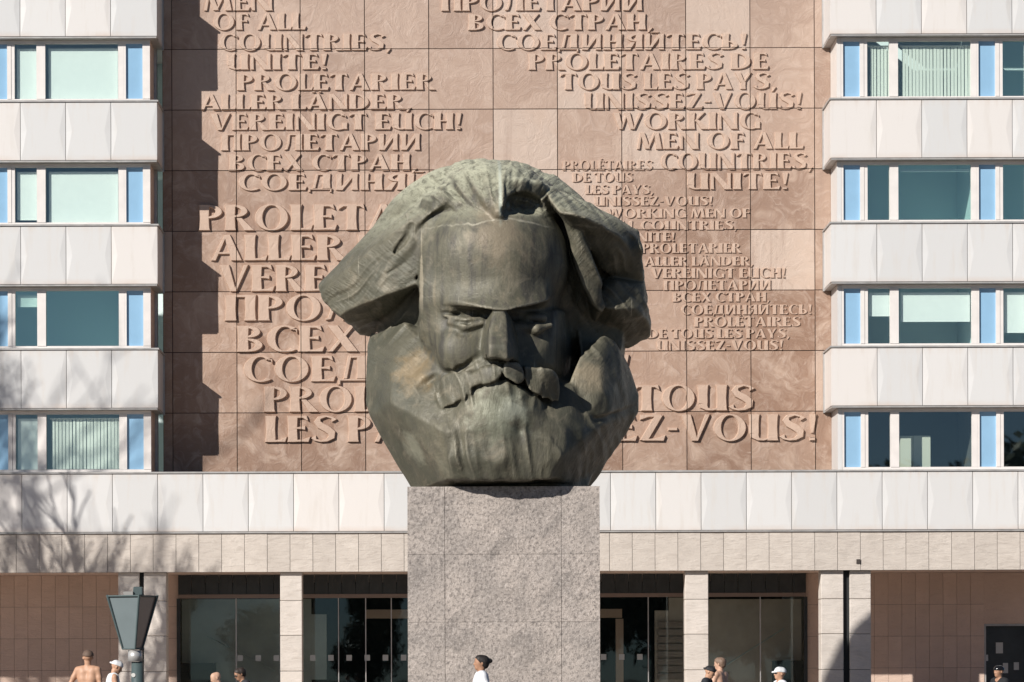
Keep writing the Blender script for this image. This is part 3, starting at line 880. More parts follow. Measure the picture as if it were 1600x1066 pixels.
# rooms behind the windows: sky reflection painted as pale teal walls, dark low right
M['dimroom'] = plain('dim_room_wall', (0.10, 0.10, 0.095), 0.9)  # shade of the interior put into the wall colour
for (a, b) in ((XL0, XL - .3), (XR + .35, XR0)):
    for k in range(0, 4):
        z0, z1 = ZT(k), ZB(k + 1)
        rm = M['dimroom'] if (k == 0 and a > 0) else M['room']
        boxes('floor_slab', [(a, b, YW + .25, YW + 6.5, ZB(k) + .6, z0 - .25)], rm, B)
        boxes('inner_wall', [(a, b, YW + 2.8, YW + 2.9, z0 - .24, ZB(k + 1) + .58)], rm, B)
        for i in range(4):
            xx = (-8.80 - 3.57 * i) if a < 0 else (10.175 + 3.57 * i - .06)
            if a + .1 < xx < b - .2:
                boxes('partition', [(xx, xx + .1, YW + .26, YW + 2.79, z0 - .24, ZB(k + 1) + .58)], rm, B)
# things seen in the rooms: a cupboard by the lowest right window
cu = boxes('cupboard', [(11.83, 12.16, YW + .8, YW + 1.3, 6.8, 7.72), (12.17, 12.62, YW + .76, YW + 1.3, 6.8, 7.72)], plain('cupboard_cream', (0.62, 0.60, 0.50), 0.5))
tag(cu, 'cream cupboard behind the lowest window right of the head', 'cupboard')

# ---- inscription wall
iw = boxes('inscription_wall', [(XL - .02, XR + .3, YR + .03, YR + .5, ZT(0) + .02, 21.3)], M['joint'], B)
iw['label'] = 'brown cast-stone wall with raised slogans in four languages'
TX = [-7.593 + 1.7222 * i for i in range(11)]
TZ = [6.806 + 1.6245 * i for i in range(9)]
tile_me = {}
def tile(x0, x1, z0, z1):
    w, h = round(x1 - x0 - .022, 3), round(z1 - z0 - .022, 3)
    if (w, h) not in tile_me:
        vs_, fs_ = box_vf(0, w, 0, .028, 0, h)
        tile_me[(w, h)] = mesh('tile', vs_, fs_)
    link('tile', tile_me[(w, h)], M['relief'], iw, (x0 + .011, YR + rng.uniform(-.006, .006), z0 + .011))
cols = [(XL - .02, TX[0])] + list(zip(TX[:-1], TX[1:])) + [(TX[-1], XR + .26)]
rows = [(ZT(0) + .05, TZ[1])] + list(zip(TZ[1:-1], TZ[2:]))
for a, b in cols:
    for c, d in rows:
        tile(a, b, c, d)

# ---- raised letters: every stroke is a ribbon with bevelled flanks
def rib(L, R, closed=False): return (L, R, closed)
SW, TW = .32, .135
def stem(x, w=SW, y0=0.0, y1=1.0, fl=.18, fb=None):
    fb = fl if fb is None else fb
    ys = [y0, y0 + (y1 - y0) * .12, y0 + (y1 - y0) * .5, y0 + (y1 - y0) * .88, y1]
    ws = [w * (1 + fb), w * (1 + fb * .3), w * .96, w * 1.06, w * (1 + fl)]
    return rib([(x - q / 2, y) for q, y in zip(ws, ys)], [(x + q / 2, y) for q, y in zip(ws, ys)])
def diag(x0, y0, x1, y1, w0, w1=None):
    w1 = w0 if w1 is None else w1
    n = 3
    return rib([(x0 + (x1 - x0) * i / n - (w0 + (w1 - w0) * i / n) / 2, y0 + (y1 - y0) * i / n) for i in range(n + 1)],
               [(x0 + (x1 - x0) * i / n + (w0 + (w1 - w0) * i / n) / 2, y0 + (y1 - y0) * i / n) for i in range(n + 1)])
def hbar(x0, x1, y, t0=TW, t1=None, end=0.0, up=0):
    """thin horizontal; flares towards x1, the flare hanging down (up=-1) or standing up (up=1)"""
    t1 = t0 if t1 is None else t1
    xs = [x0, x0 + (x1 - x0) * .6, x1]
    ts = [t0, t0, t1]
    lo, hi = [], []
    for i, (xx, tt) in enumerate(zip(xs, ts)):
        if up > 0: a, b = y - t0 / 2, y - t0 / 2 + tt
        elif up < 0: a, b = y + t0 / 2 - tt, y + t0 / 2
        else: a, b = y - tt / 2, y + tt / 2
        lo.append((xx, a)); hi.append((xx + (end if i == 2 else 0), b))
    return rib(lo, hi)
def arc(cx, cy, rx, ry, a0, a1, tx, ty=TW, n=14):
    full = abs(a1 - a0) >= 359
    L, R = [], []
    m = n * 2 if full else n
    for i in range(m if full else m + 1):
        a = math.radians(a0 + (a1 - a0) * i / m)
        L.append((cx + rx * math.cos(a), cy + ry * math.sin(a)))
        R.append((cx + (rx - tx) * math.cos(a), cy + (ry - ty) * math.sin(a)))
    return rib(R, L, full)
def path(pts):
    """(x, y, width) points, width across the way"""
    L, R = [], []
    for i, (x, y, w) in enumerate(pts):
        p, q = pts[max(i - 1, 0)], pts[min(i + 1, len(pts) - 1)]
        dx, dy = q[0] - p[0], q[1] - p[1]
        l = math.hypot(dx, dy)
        L.append((x - dy / l * w / 2, y + dx / l * w / 2)); R.append((x + dy / l * w / 2, y - dx / l * w / 2))
    return rib(R, L)
hT = lambda a, b: hbar(a, b, 1 - TW / 2, TW, .25, -.05, -1)
hB = lambda a, b: hbar(a, b, TW / 2, TW, .25, .07, 1)
hM = lambda a, b, y=.53: hbar(a, b, y, TW, .2, 0, 0)
G = {}
G['E'] = (.66, [stem(.16), hT(.2, .64), hM(.2, .55), hB(.2, .64)])
G['F'] = (.62, [stem(.16), hT(.2, .62), hM(.2, .55)])
G['L'] = (.60, [stem(.16), hB(.2, .60)])
G['I'] = (.34, [stem(.17)])
G['H'] = (.84, [stem(.16), stem(.68), hbar(.2, .64, .52)])
G['T'] = (.78, [stem(.40), hT(.4, .80), hbar(.4, .0, 1 - TW / 2, TW, .25, .05, -1)])
G['A'] = (.92, [diag(.10, 0, .46, 1, .17, .12), diag(.76, 0, .48, 1, .34, .22), hbar(.2, .68, .30)])
G['P'] = (.70, [stem(.16), arc(.24, .715, .46, .285, -90, 90, .24)])
G['R'] = (.80, [stem(.16), arc(.24, .735, .44, .265, -90, 90, .23), diag(.72, 0, .40, .50, .34, .2)])
G['B'] = (.72, [stem(.16), arc(.24, .755, .40, .245, -90, 90, .22), arc(.24, .275, .46, .275, -90, 90, .24)])
G['D'] = (.92, [stem(.16), arc(.26, .5, .64, .5, -90, 90, .27)])
G['O'] = (1.0, [arc(.5, .5, .5, .52, 0, 360, .26, .10)])
G['C'] = (.82, [arc(.5, .5, .5, .52, 48, 312, .27, .11, 18), hbar(.70, .84, .84, .06, .22, 0, -1)])
G['G'] = (.92, [arc(.5, .5, .5, .52, 48, 305, .27, .11, 18), stem(.80, .25, .03, .46, .1), hbar(.70, .86, .84, .06, .2, 0, -1)])
G['S'] = (.74, [path([(.70, .78, .22), (.62, .90, .14), (.44, .96, .11), (.24, .90, .17), (.17, .76, .25), (.27, .62, .29), (.46, .50, .30), (.60, .36, .29), (.60, .20, .24), (.46, .08, .15), (.28, .05, .11), (.12, .10, .14), (.05, .22, .22)])])
G['U'] = (.88, [stem(.17, SW, .26, 1, fb=-.03), path([(.17, .32, .30), (.19, .18, .28), (.29, .08, .17), (.44, .055, .12), (.62, .10, .10)]), stem(.72)])
G['N'] = (.90, [stem(.11, .16), diag(.76, 0, .15, 1, .36, .26), stem(.80, .16)])
G['M'] = (1.14, [diag(.09, 0, .22, 1, .16, .14), diag(.52, .02, .26, 1, .26, .26), diag(.52, .02, .84, 1, .12, .14), diag(1.02, 0, .90, 1, .30, .26)])
G['V'] = (.92, [diag(.44, 0, .16, 1, .22, .34), diag(.48, 0, .82, 1, .12, .17)])
G['W'] = (1.34, [diag(.38, 0, .16, 1, .2, .32), diag(.40, 0, .62, .9, .12, .13), diag(.88, 0, .64, 1, .2, .30), diag(.92, 0, 1.24, 1, .12, .17)])
G['Y'] = (.86, [stem(.42, .27, 0, .46, .15), diag(.40, .40, .16, 1, .26, .32), diag(.46, .42, .76, 1, .12, .17)])
G['Z'] = (.80, [hbar(.70, .04, 1 - TW / 2, TW, .24, 0, -1), diag(.16, .03, .62, .97, .28, .28), hB(.1, .76)])
G['K'] = (.86, [stem(.16), diag(.30, .45, .70, 1, .13, .17), diag(.76, 0, .38, .58, .36, .22)])
G['X'] = (.90, [diag(.74, 0, .18, 1, .34, .32), diag(.12, 0, .74, 1, .15, .15)])
G['П'] = (.86, [stem(.16), stem(.70), hbar(.2, .66, 1 - TW / 2)])
G['Л'] = (.86, [path([(.04, .06, .10), (.16, .10, .15), (.24, .40, .14), (.28, .94, .14)]), stem(.70), hbar(.26, .66, 1 - TW / 2)])
G['И'] = (.92, [stem(.16, .24), diag(.20, 0, .74, 1, .2, .2), stem(.76, .24)])
G['Й'] = (.92, G['И'][1] + [hbar(.28, .66, 1.07, .09)])
G['Д'] = (.98, [diag(.24, .1, .38, 1, .14, .14), stem(.72, SW, .1, 1, .1), hbar(.36, .70, 1 - TW / 2), hbar(.04, .94, .08, .12), stem(.08, .10, -.12, .1, .1), stem(.88, .10, -.12, .1, .1)])
G['Я'] = (.82, [stem(.66), arc(.58, .735, .46, .265, 90, 270, .23), diag(.12, 0, .42, .50, .34, .2)])
G['Ь'] = (.72, [stem(.16), arc(.24, .285, .46, .285, -90, 90, .24)])
G['!'] = (.34, [rib([(.12, .28), (.06, 1)], [(.22, .28), (.32, 1)]), stem(.17, .2, 0, .16, 0)])
G[','] = (.26, [diag(.06, -.14, .18, .16, .08, .2)])
G['-'] = (.34, [hbar(.02, .32, .45, .15)])
G['Ä'] = (.92, G['A'][1] + [hbar(.24, .38, 1.10, .11), hbar(.54, .68, 1.10, .11)])
G['É'] = (.66, G['E'][1] + [diag(.30, 1.05, .46, 1.17, .14, .16)])
for a, b in zip('РОЕТАВСХН', 'POETABCXH'): G[a] = G[b]
G[' '] = (.24, [])

def letter_bm(ch, x, z, sx, h, depth):
    bm = bmesh.new()
    for si, (L, R, closed) in enumerate(G[ch][1]):
        dd = depth + .0016 * si
        bev = min(.045 * h, .03)
        T = lambda q: (x + q[0] * sx, z + q[1] * h)
        Lw, Rw = [T(q) for q in L], [T(q) for q in R]
        n = len(Lw)
        base, top = [], []
        for i in range(n):
            l, r = Vector(Lw[i]), Vector(Rw[i])
            c = (l + r) / 2
            d = (r - l); w = d.length; d = d / max(w, 1e-6)
            s = min(bev, w * .3)
            tl, tr = l + d * s, r - d * s
            if not closed and i in (0, n - 1):
                j = 1 if i == 0 else n - 2
                tv = ((Vector(Lw[j]) + Vector(Rw[j])) / 2 - c)
                if tv.length > 1e-6:
                    tv = tv.normalized() * s * .8
                    tl += tv; tr += tv
            base.append((bm.verts.new((l.x, YR + .02, l.y)), bm.verts.new((r.x, YR + .02, r.y))))
            top.append((bm.verts.new((tl.x, YR - dd, tl.y)), bm.verts.new((tr.x, YR - dd, tr.y))))
        m = n if closed else n - 1
        for i in range(m):
            j = (i + 1) % n
            for quad in ((top[i][0], top[i][1], top[j][1], top[j][0]), (base[i][0], top[i][0], top[j][0], base[j][0]), (top[i][1], base[i][1], base[j][1], top[j][1])):
                try: bm.faces.new(quad)
                except ValueError: pass
        if not closed:
            for i in (0, n - 1):
                bm.faces.new((base[i][0], base[i][1], top[i][1], top[i][0]))
    bmesh.ops.recalc_face_normals(bm, faces=bm.faces[:])
    # the tile joints run through the letters
    xs = [v.co.x for v in bm.verts]; zs = [v.co.z for v in bm.verts]
    for val, ax, lo, hi in [(j, 0, min(xs), max(xs)) for j in TX] + [(j, 2, min(zs), max(zs)) for j in TZ]:
        if lo + .015 < val < hi - .015:
            no = (1, 0, 0) if ax == 0 else (0, 0, 1)
            b2 = bm.copy()
            co = [0, 0, 0]; co[ax] = val - .009
            bmesh.ops.bisect_plane(bm, geom=bm.verts[:] + bm.edges[:] + bm.faces[:], plane_co=co, plane_no=no, clear_outer=True)
            co[ax] = val + .009
            bmesh.ops.bisect_plane(b2, geom=b2.verts[:] + b2.edges[:] + b2.faces[:], plane_co=co, plane_no=no, clear_inner=True)
            tmp = bpy.data.meshes.new('tmp'); b2.to_mesh(tmp); b2.free()
            bm.from_mesh(tmp); bpy.data.meshes.remove(tmp)
    return bm

LINES = [
 # text, left, right, top, base line (photograph pixels on the wall), relief depth, part of the wall one can pick apart
 ('MEN', 318, 427, -9, 18, .058), ('OF ALL', 333, 477, 21, 48, .058), ('COUNTRIES,', 342, 612, 53, 80, .058), ('UNITE!', 355, 513, 84, 110, .058),
 ('PROLETARIER', 371, 679, 115, 142, .058), ('ALLER LÄNDER,', 313, 643, 147, 173, .058), ('VEREINIGT EUCH!', 328, 723, 177, 204, .058), ('ПРОЛЕТАРИИ', 346, 658, 209, 236, .058),
 ('ВСЕХ СТРАН,', 358, 652, 241, 268, .058), ('СОЕДИНЯЙТЕСЬ!', 372, 822, 271, 298, .058),
 ('ПРОЛЕТАРИИ', 690, 1005, -9, 18, .058), ('ВСЕХ СТРАН,', 732, 1020, 22, 48, .058), ('СОЕДИНЯЙТЕСЬ!', 776, 1168, 53, 79, .058), ('PROLETAIRES DE', 826, 1200, 83, 110, .058),
 ('TOUS LES PAYS,', 875, 1213, 114, 141, .058), ('UNISSEZ-VOUS!', 913, 1254, 145, 172, .058), ('WORKING', 957, 1188, 176, 203, .058), ('MEN OF ALL', 994, 1254, 207, 234, .058),
 ('COUNTRIES,', 1032, 1270, 239, 266, .058), ('UNITE!', 1073, 1233, 270, 297, .058),
 ('PROLETARIER', 311, 775, 319, 361, .08), ('ALLER LÄNDER,', 328, 860, 366, 408, .08), ('VEREINIGT EUCH!', 342, 915, 413, 456, .08), ('ПРОЛЕТАРИИ', 352, 850, 460, 502, .08),
 ('ВСЕХ СТРАН,', 371, 850, 508, 551, .08), ('СОЕДИНЯЙТЕСЬ!', 380, 985, 555, 597, .08), ('PROLÉTAIRES DE TOUS', 413, 1178, 602, 644, .08), ('LES PAYS, UNISSEZ-VOUS!', 415, 1278, 648, 691, .08),
 ('PROLÉTAIRES', 879, 1020, 251, 267, .036), ('DE TOUS', 895, 989, 270, 285, .036), ('LES PAYS,', 915, 1021, 289, 304, .036), ('UNISSEZ-VOUS!', 929, 1114, 307, 322, .036), ('WORKING MEN OF', 948, 1172, 326, 341, .036),
 ('ALL COUNTRIES,', 950, 1152, 345, 360, .036), ('UNITE!', 978, 1055, 363, 378, .036), ('PROLETARIER', 1002, 1158, 380, 396, .036), ('ALLER LÄNDER,', 1007, 1177, 401, 416, .036), ('VEREINIGT EUCH!', 1017, 1228, 419, 435, .036),
 ('ПРОЛЕТАРИИ', 1037, 1205, 438, 454, .036), ('ВСЕХ СТРАН,', 1051, 1203, 457, 472, .036), ('СОЕДИНЯЙТЕСЬ!', 1064, 1269, 476, 492, .036), ('PROLÉTAIRES', 1085, 1251, 495, 511, .036), ('DE TOUS LES PAYS,', 1012, 1234, 514, 529, .036), ('UNISSEZ-VOUS!', 1026, 1224, 532, 548, .036)]
small = bmesh.new()
GAP = .055
n_letters = 0
for txt, xa, xb, ya, yb, dep in LINES:
    a, b = W(xa, yb, YR), W(xb, yb, YR)
    h = (yb - ya) * YR / F
    z = (a.z + b.z) / 2
    nat = sum(G[c][0] + GAP for c in txt) - GAP
    sx = (b.x - a.x) / nat
    x = a.x
    for c in txt:
        if G[c][1]:
            bm = letter_bm(c, x, z, sx, h, dep)
            # letters that stand wholly behind the head or are very small go into one piece
            mid = W(0, 0, 1); px = (x + G[c][0] * sx / 2) * F / YR + CX
            hidden = dep > .07 and ((560 if yb < 365 else 520) < px < 1000)
            if dep < .04 or hidden:
                tmp = bpy.data.meshes.new('tmp'); bm.to_mesh(tmp); small.from_mesh(tmp); bpy.data.meshes.remove(tmp)
            else:
                me = bpy.data.meshes.new('letter'); bm.to_mesh(me)
                link('letter', me, M['letter'], iw)
                n_letters += 1
            bm.free()
        x += (G[c][0] + GAP) * sx
me = bpy.data.meshes.new('small_letters'); small.to_mesh(me); small.free()
tag(link('small_letters', me, M['letter'], iw), kind='stuff')
print('letters', n_letters)

# ---- stone fascia under the white podium band
YFA = YF + .07
zf0, zf1 = W(640, 893, YFA).z, ZB(0) - .045
fa = boxes('fascia', [(XL0, XR0, YFA + .05, YFA + .5, zf0 + .01, zf1 + .035)], M['shadowgap'], B)
x = -8.58 - .6 * 14
slab_me = mesh('slab', *box_vf(0, .588, 0, .048, 0, zf1 - zf0))
while x < XR0 - .5:
    link('slab', slab_me, M['fascia'], fa, (x + .006, YFA + rng.uniform(-.006, .006), zf0))
    x += .6
boxes('anchor_hole', [(W(1338, 877, YFA).x, W(1344, 877, YFA).x, YFA - .03, YFA - .008, W(1338, 881, YFA).z, W(1338, 874, YFA).z)], M['shadowgap'], fa)
# soffit
boxes('soffit', [(XL0, XR0, YFA + .51, YB + 7, zf0 + .06, zf0 + .3)], M['soffit'], B)
boxes('soffit_edge', [(XL0, XR0, YFA + .049, YFA + .505, zf0 + .012, zf0 + .05)], M['soffit'], B)

# ---- columns
def column(xa, xb, gap=None):
    ca, cb = W(xa, 980, YF + .22).x, W(xb, 980, YF + .22).x
    y0, y1 = YF + .22, YF + .82
    zj = [0, .55, 1.50, 2.44, 3.36, zf0 + .005]
    c = empty('column', ((ca + cb) / 2, y0, 0))
    c.parent = B; c.matrix_parent_inverse = Matrix.Translation(-ORIGIN[B.name])
    boxes('core', [(ca + .03, cb - .03, y0 + .03, y1 - .03, 0, zf0 + .055)], M['shadowgap'], c)
    for z0, z1 in zip(zj[:-1], zj[1:]):
        boxes('block', [(ca, cb, y0 + rng.uniform(-.003, .003), y1, z0 + .005, z1 - .005)], M['column'], c, bevel=.012)
for xa_, xb_ in ((217, 226), (1317, 1329)):
    boxes('expansion_gap', [(W(xa_, 980, YF + .3).x, W(xb_, 980, YF + .3).x, YF + .34, YF + .6, 0, zf0 + .005)], M['deep'], B)  # dark filler stands in for the shade between paired columns
for q in ((185, 218), (225, 260), (438, 472), (650, 684), (860, 894), (1071, 1107), (1283, 1318), (1328, 1361)):
    column(*q)

# ---- wall of pink slabs behind the columns
zs = [0.02] + [3.30 - .875 * i for i in (3, 2, 1, 0)] + [zf0 + .058]
def slabs(xa, xb, name='slab_wall'):
    wll = boxes(name, [(xa, xb, YB + .05, YB + .4, 0, zf0 + .05)], M['joint'], B)
    n = max(1, round((xb - xa) / .38))
    w = (xb - xa) / n
    for z0, z1 in zip(zs[:-1], zs[1:]):
        me = mesh('slab', *box_vf(0, w - .007, 0, .045, 0, z1 - z0 - .007))
        for i in range(n):
            link('slab', me, M['walltile'], wll, (xa + i * w + .0035, YB + rng.uniform(-.002, .002), z0 + .0035))
    return wll
xg0, xg1 = W(279, 980, YB).x, W(1259, 980, YB).x
xd0, xd1 = W(1538, 1000, YB).x, W(1612, 1000, YB).x
zd = W(1560, 978, YB).z
slabs(XL0 + 3.3, xg0)
slabs(xg1, xd0)
slabs(xd1, xd1 + 1.6)
# over and in the side door
boxes('door_lintel', [(xd0, xd1, YB + .0, YB + .3, zd + .06, zf0 + .05)], M['walltile'], B)
dr = boxes('side_door', [(xd0 + .02, xd1 - .02, YB + .35, YB + .42, 0, zd)], M['dark'], B)
boxes('door_frame', [(xd0, xd1, YB + .02, YB + .2, zd, zd + .055), (xd0, xd0 + .05, YB + .02, YB + .33, 0, zd - .003)], M['coping'], dr)
for (x0_, x1_, y0_, y1_) in ((1556, 1567, 1004, 1021), (1567, 1575, 1036, 1052), (1584, 1592, 1035, 1047)):
    a, b = W(x0_, y1_, YB + .34), W(x1_, y0_, YB + .34)
    boxes('notice', [(a.x, b.x, YB + .332, YB + .336, a.z, b.z)], M['paper'], dr)
a = W(1541, 1030, YB + .25)
boxes('door_handle', [(a.x, a.x + .05, YB + .24, YB + .34, a.z - .05, a.z + .12)], M['alu'], dr)

# ---- entrance glazing
YG = YB - .15
gz = empty('entrance_glazing', ((xg0 + xg1) / 2, YG, 0))
gz.parent = B; gz.matrix_parent_inverse = Matrix.Translation(-ORIGIN[B.name])
zh0, zh1 = W(700, 934, YG).z, W(700, 928, YG).z
n = 46
wd = (xg1 - xg0) / n
hme = mesh('header_panel', *box_vf(0, wd - .012, 0, .05, 0, zf0 + .05 - zh1 - .01))
for i in range(n):
    link('header_panel', hme, M['dark'], gz, (xg0 + i * wd + .006, YG, zh1 + .005))
boxes('transom', [(xg0, xg1, YG - .02, YG + .1, zh0, zh1)], M['alu_dark'], gz)
mull = [279, 369, 438, 529, 571.5, 611.5, 690, 770, 850, 930, 1013, 1070, 1188, 1259]
mx = [W(q, 1000, YG).x for q in mull]
for i, q in enumerate(mx):
    wv = .05 if i in (0, len(mx) - 1) else .012
    boxes('mullion', [(q - wv, q + wv, YG - .005, YG + .05, 0, zh0 - .002)], M['alu'] if i not in (0, len(mx) - 1) else M['dark'], gz)
for a, b in zip(mx[:-1], mx[1:]):
    boxes('pane', [(a + .02, b - .02, YG + .015, YG + .025, .05, zh0 - .004)], M['shopglass'], gz)
zm0, zm1 = W(700, 1032, YG).z, W(700, 1023, YG).z
q = 375.0
while q < 1195:
    if q < 1010 or q > 1180:
        a = W(q - 4.2, 1027, YG).x
        boxes('marker_square', [(a, a + .15, YG + .008, YG + .012, zm0, zm1)], M['marker'], gz)
    q += 28.4
# ---- the lobby seen through the glass
lob = empty('lobby', ((xg0 + xg1) / 2, YB + 5, 0))
lob.parent = B; lob.matrix_parent_inverse = Matrix.Translation(-ORIGIN[B.name])
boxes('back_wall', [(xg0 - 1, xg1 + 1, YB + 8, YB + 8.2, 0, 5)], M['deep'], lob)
boxes('lobby_floor', [(xg0, xg1, YG + .1, YB + 8, .006, .03)], M['inside'], lob)
boxes('side_wall', [(xg0 - .6, xg0 - .2, YG + .3, YB + 8, 0, 4.5), (xg1 + .2, xg1 + .6, YG + .3, YB + 8, 0, 4.5)], M['inside'], lob)
YI = YB + 1.6
def inn(x0, x1, y0, y1, Y=None, t=.2):
    Y = YI if Y is None else Y
    a, b = W(x0, y1, Y), W(x1, y0, Y)
    return (a.x, b.x, Y, Y + t, max(a.z, .03), b.z)
boxes('inner_wall', [inn(285, 486, 936, 1200), inn(486.5, 510, 960, 1062)], M['inside'], lob)
boxes('inner_wall', [inn(1046, 1070, 934, 1200), inn(1024, 1045.5, 954, 1200), inn(1071, 1252, 936, 1200)], M['inside2'], lob)
pc = plain('portal_copper', (0.42, 0.26, 0.19), 0.6)
boxes('portal_lintel', [inn(571, 972, 951.5, 966.5, YI - .6)], pc, lob)
boxes('portal_post', [inn(963, 974, 967, 1200, YI - .6)], pc, lob)
for i in range(8):
    y = 972 + i * 11.5
    boxes('letterbox_row', [inn(1027, 1068, y, y + 9.5, YI - .12, .1)], plain('letterbox', (0.30, 0.22, 0.185), 0.6), lob)
boxes('reception_desk', [inn(282, 335, 1036, 1200, YI - .9, .6), inn(1210, 1262, 1032, 1200, YI - .9, .6)], M['deep'], lob)
vs_, fs_ = [], []
for a, b in (((322, 994), (430, 1048)), ((1225, 982), (1130, 1042))):
    tube_vf([W(a[0], a[1], YI - .25), W(b[0], b[1], YI - .25)], .022, 6, vs_, fs_)
link('handrail', mesh('handrail', vs_, fs_), M['alu'], lob)
a = W(1299, 1025, YB)
boxes('door_bell_panel', [(W(1278.5, 1030, YB).x, W(1283, 1030, YB).x, YB - .03, YB - .006, W(1280, 1031, YB).z, W(1280, 1017, YB).z)], M['coping'], B)
# plain upper slab of the building, out of the picture, that closes it above and behind
boxes('upper_wall', [(XL0, XL - .3, YF + .2, YB + 8, 19.9, 26), (XL - .28, XR + .3, YR + .1, YB + 8, 21.31, 26), (XR + .33, XR0, YF + .2, YB + 8, 19.9, 26)], M['white'], B)
boxes('rear_wall', [(XL0, XR0, YB + 8.3, YB + 8.6, 0, 26)], M['room'], B)

# ------------------------------------------------------------------ plinth
M['granite'] = granite_material()
pl = empty('plinth', (W(786, 800, YP).x, YP + 2, 0), 'tall square plinth of rough grey granite under the bronze head', 'plinth')
px0, px1 = W(636.5, 860, YP).x, W(937.5, 860, YP).x
boxes('core', [(px0 + .04, px1 - .04, YP + .05, YP + 4.1, 0, ZP - .03)], M['shadowgap'], pl)
pj = [px0, W(695, 860, YP).x, W(877, 860, YP).x, px1]
zj = [.01, W(786, 1078, YP).z, W(786, 972, YP).z, W(786, 866, YP).z, ZP]
def rough_block(x0, x1, y0, y1, z0, z1):
    """a granite block whose faces are uneven"""
    n, m = max(2, int((x1 - x0) / .35)), max(2, int((z1 - z0) / .35))
    vs_, fs_ = box_vf(x0, x1, y0, y1, z0, z1)
    fs_ = [f for i, f in enumerate(fs_) if i != 2]
    b = len(vs_)
    for j in range(m + 1):
        for i in range(n + 1):
            e = i in (0, n) or j in (0, m)
            vs_.append((x0 + (x1 - x0) * i / n, y0 if e else y0 - rng.uniform(0, .028), z0 + (z1 - z0) * j / m))
    for j in range(m):
        for i in range(n):
            a = b + j * (n + 1) + i
            fs_.append((a, a + 1, a + n + 2, a + n + 1))
    return mesh('block', vs_, fs_)
for a, b in zip(pj[:-1], pj[1:]):
    for c, d in zip(zj[:-1], zj[1:]):
        link('block', rough_block(a + .0045, b - .0045, YP, YP + 1.2, c + .003, d - .003), M['granite'], pl)
for c, d in zip(zj[:-1], zj[1:]):
    for xx in ((px0, px0 + 2.1), (px1 - 2.1, px1)):
        link('block', mesh('block', *box_vf(xx[0] + .002, xx[1] - .002, YP + 1.21, YP + 4.2, c + .004, d - .004)), M['granite'], pl)
# ------------------------------------------------------------------ street lantern by the left pair of columns
def lantern():
    Y = 58.0
    c = W(207, 972, Y)
    green = plain('lamp_green_paint', (0.075, 0.105, 0.105), 0.45, var=0.12, scale=6)
    glassy = plain('lamp_panel', (0.165, 0.20, 0.205), 0.18, var=0.05, scale=3)
    glassy_refl = plain('lamp_panel_tinted', (0.27, 0.20, 0.165), 0.18, var=0.05, scale=3)  # brown reflection painted into the panel colour
    o = empty('street_lantern', (c.x, Y, 0), 'dark green street lantern, a tapering four-sided box on a post', 'street lamp')
    z1, z0 = W(200, 932, Y).z, W(200, 1014, Y).z
    th = math.radians(-24)
    def sq(s, z):
        return [Vector((c.x + (a * math.cos(th) - b * math.sin(th)) * s / 2, Y + (a * math.sin(th) + b * math.cos(th)) * s / 2, z)) for a, b in ((-1, -1), (1, -1), (1, 1), (-1, 1))]
    T, Bt = sq(.70, z1), sq(.27, z0)
    cen = Vector((c.x, Y, (z0 + z1) / 2))
    for i in range(4):
        j = (i + 1) % 4
        ins = lambda v: v + (Vector((c.x, Y, v.z)) - v) * .06
        q = [ins(Bt[i]), ins(Bt[j]), ins(T[j]), ins(T[i])]
        n = (q[1] - q[0]).cross(q[3] - q[0]).normalized() * .02
        vs_ = [v for v in q] + [v - n for v in q]
        link('panel', mesh('panel', vs_, [(0, 1, 2, 3), (7, 6, 5, 4), (0, 4, 5, 1), (1, 5, 6, 2), (2, 6, 7, 3), (3, 7, 4, 0)]), glassy_refl if i == 1 else glassy, o)
        vs_, fs_ = tube_vf([Bt[i] - Vector((0, 0, .01)), T[i] + Vector((0, 0, .025))], [.02, .026], 6)
        link('rib', mesh('rib', vs_, fs_), green, o)
    for nm, S_, z in (('top_rim', T, z1), ('bottom_rim', Bt, z0)):
        vs_, fs_ = [], []
        for i in range(4):
            tube_vf([S_[i], S_[(i + 1) % 4]], .018, 6, vs_, fs_)
        link(nm, mesh(nm, vs_, fs_), green, o)
    cap = [v * 1 for v in sq(.66, z1 - .03)] + sq(.30, z1 + .02)
    link('lid', mesh('lid', cap, [(0, 1, 2, 3)[::-1], (4, 5, 6, 7), (0, 1, 5, 4), (1, 2, 6, 5), (2, 3, 7, 6), (3, 0, 4, 7)]), green, o)
    boxes('lamp_gear', [(c.x - .16, c.x + .02, Y - .1, Y + .1, z1 + .02, z1 + .09)], plain('gear_grey', (0.3, 0.29, 0.27), 0.5), o)
    boxes('bracket', [(c.x + .02, c.x + .20, Y - .06, Y + .1, z1 + .02, z1 + .18)], green, o, bevel=.015)
    vs_, fs_ = tube_vf([(c.x + .05, Y, z0 - .03), (c.x + .05, Y, z0 - .24)], [.135, .14], 20)
    link('drum', mesh('drum', vs_, fs_, True), plain('drum_galvanised', (0.55, 0.54, 0.52), 0.35, metal=0.4), o)
    vs_, fs_ = tube_vf([(c.x + .09, Y + .02, z0 - .245), (c.x + .09, Y + .02, 0)], [.115, .13], 20)
    pole = link('post', mesh('post', vs_, fs_, True), green, o)
    st = W(208, 1055, Y - .14)
    bm = bmesh.new(); bmesh.ops.create_circle(bm, cap_ends=True, segments=16, radius=.04)
    me = bpy.data.meshes.new('sticker'); bm.to_mesh(me); bm.free()
    me.transform(Matrix.Translation((st.x, Y - .105, st.z)) @ Matrix.Rotation(math.radians(90), 4, 'X'))
    link('sticker', me, M['paper'], pole)
lantern()

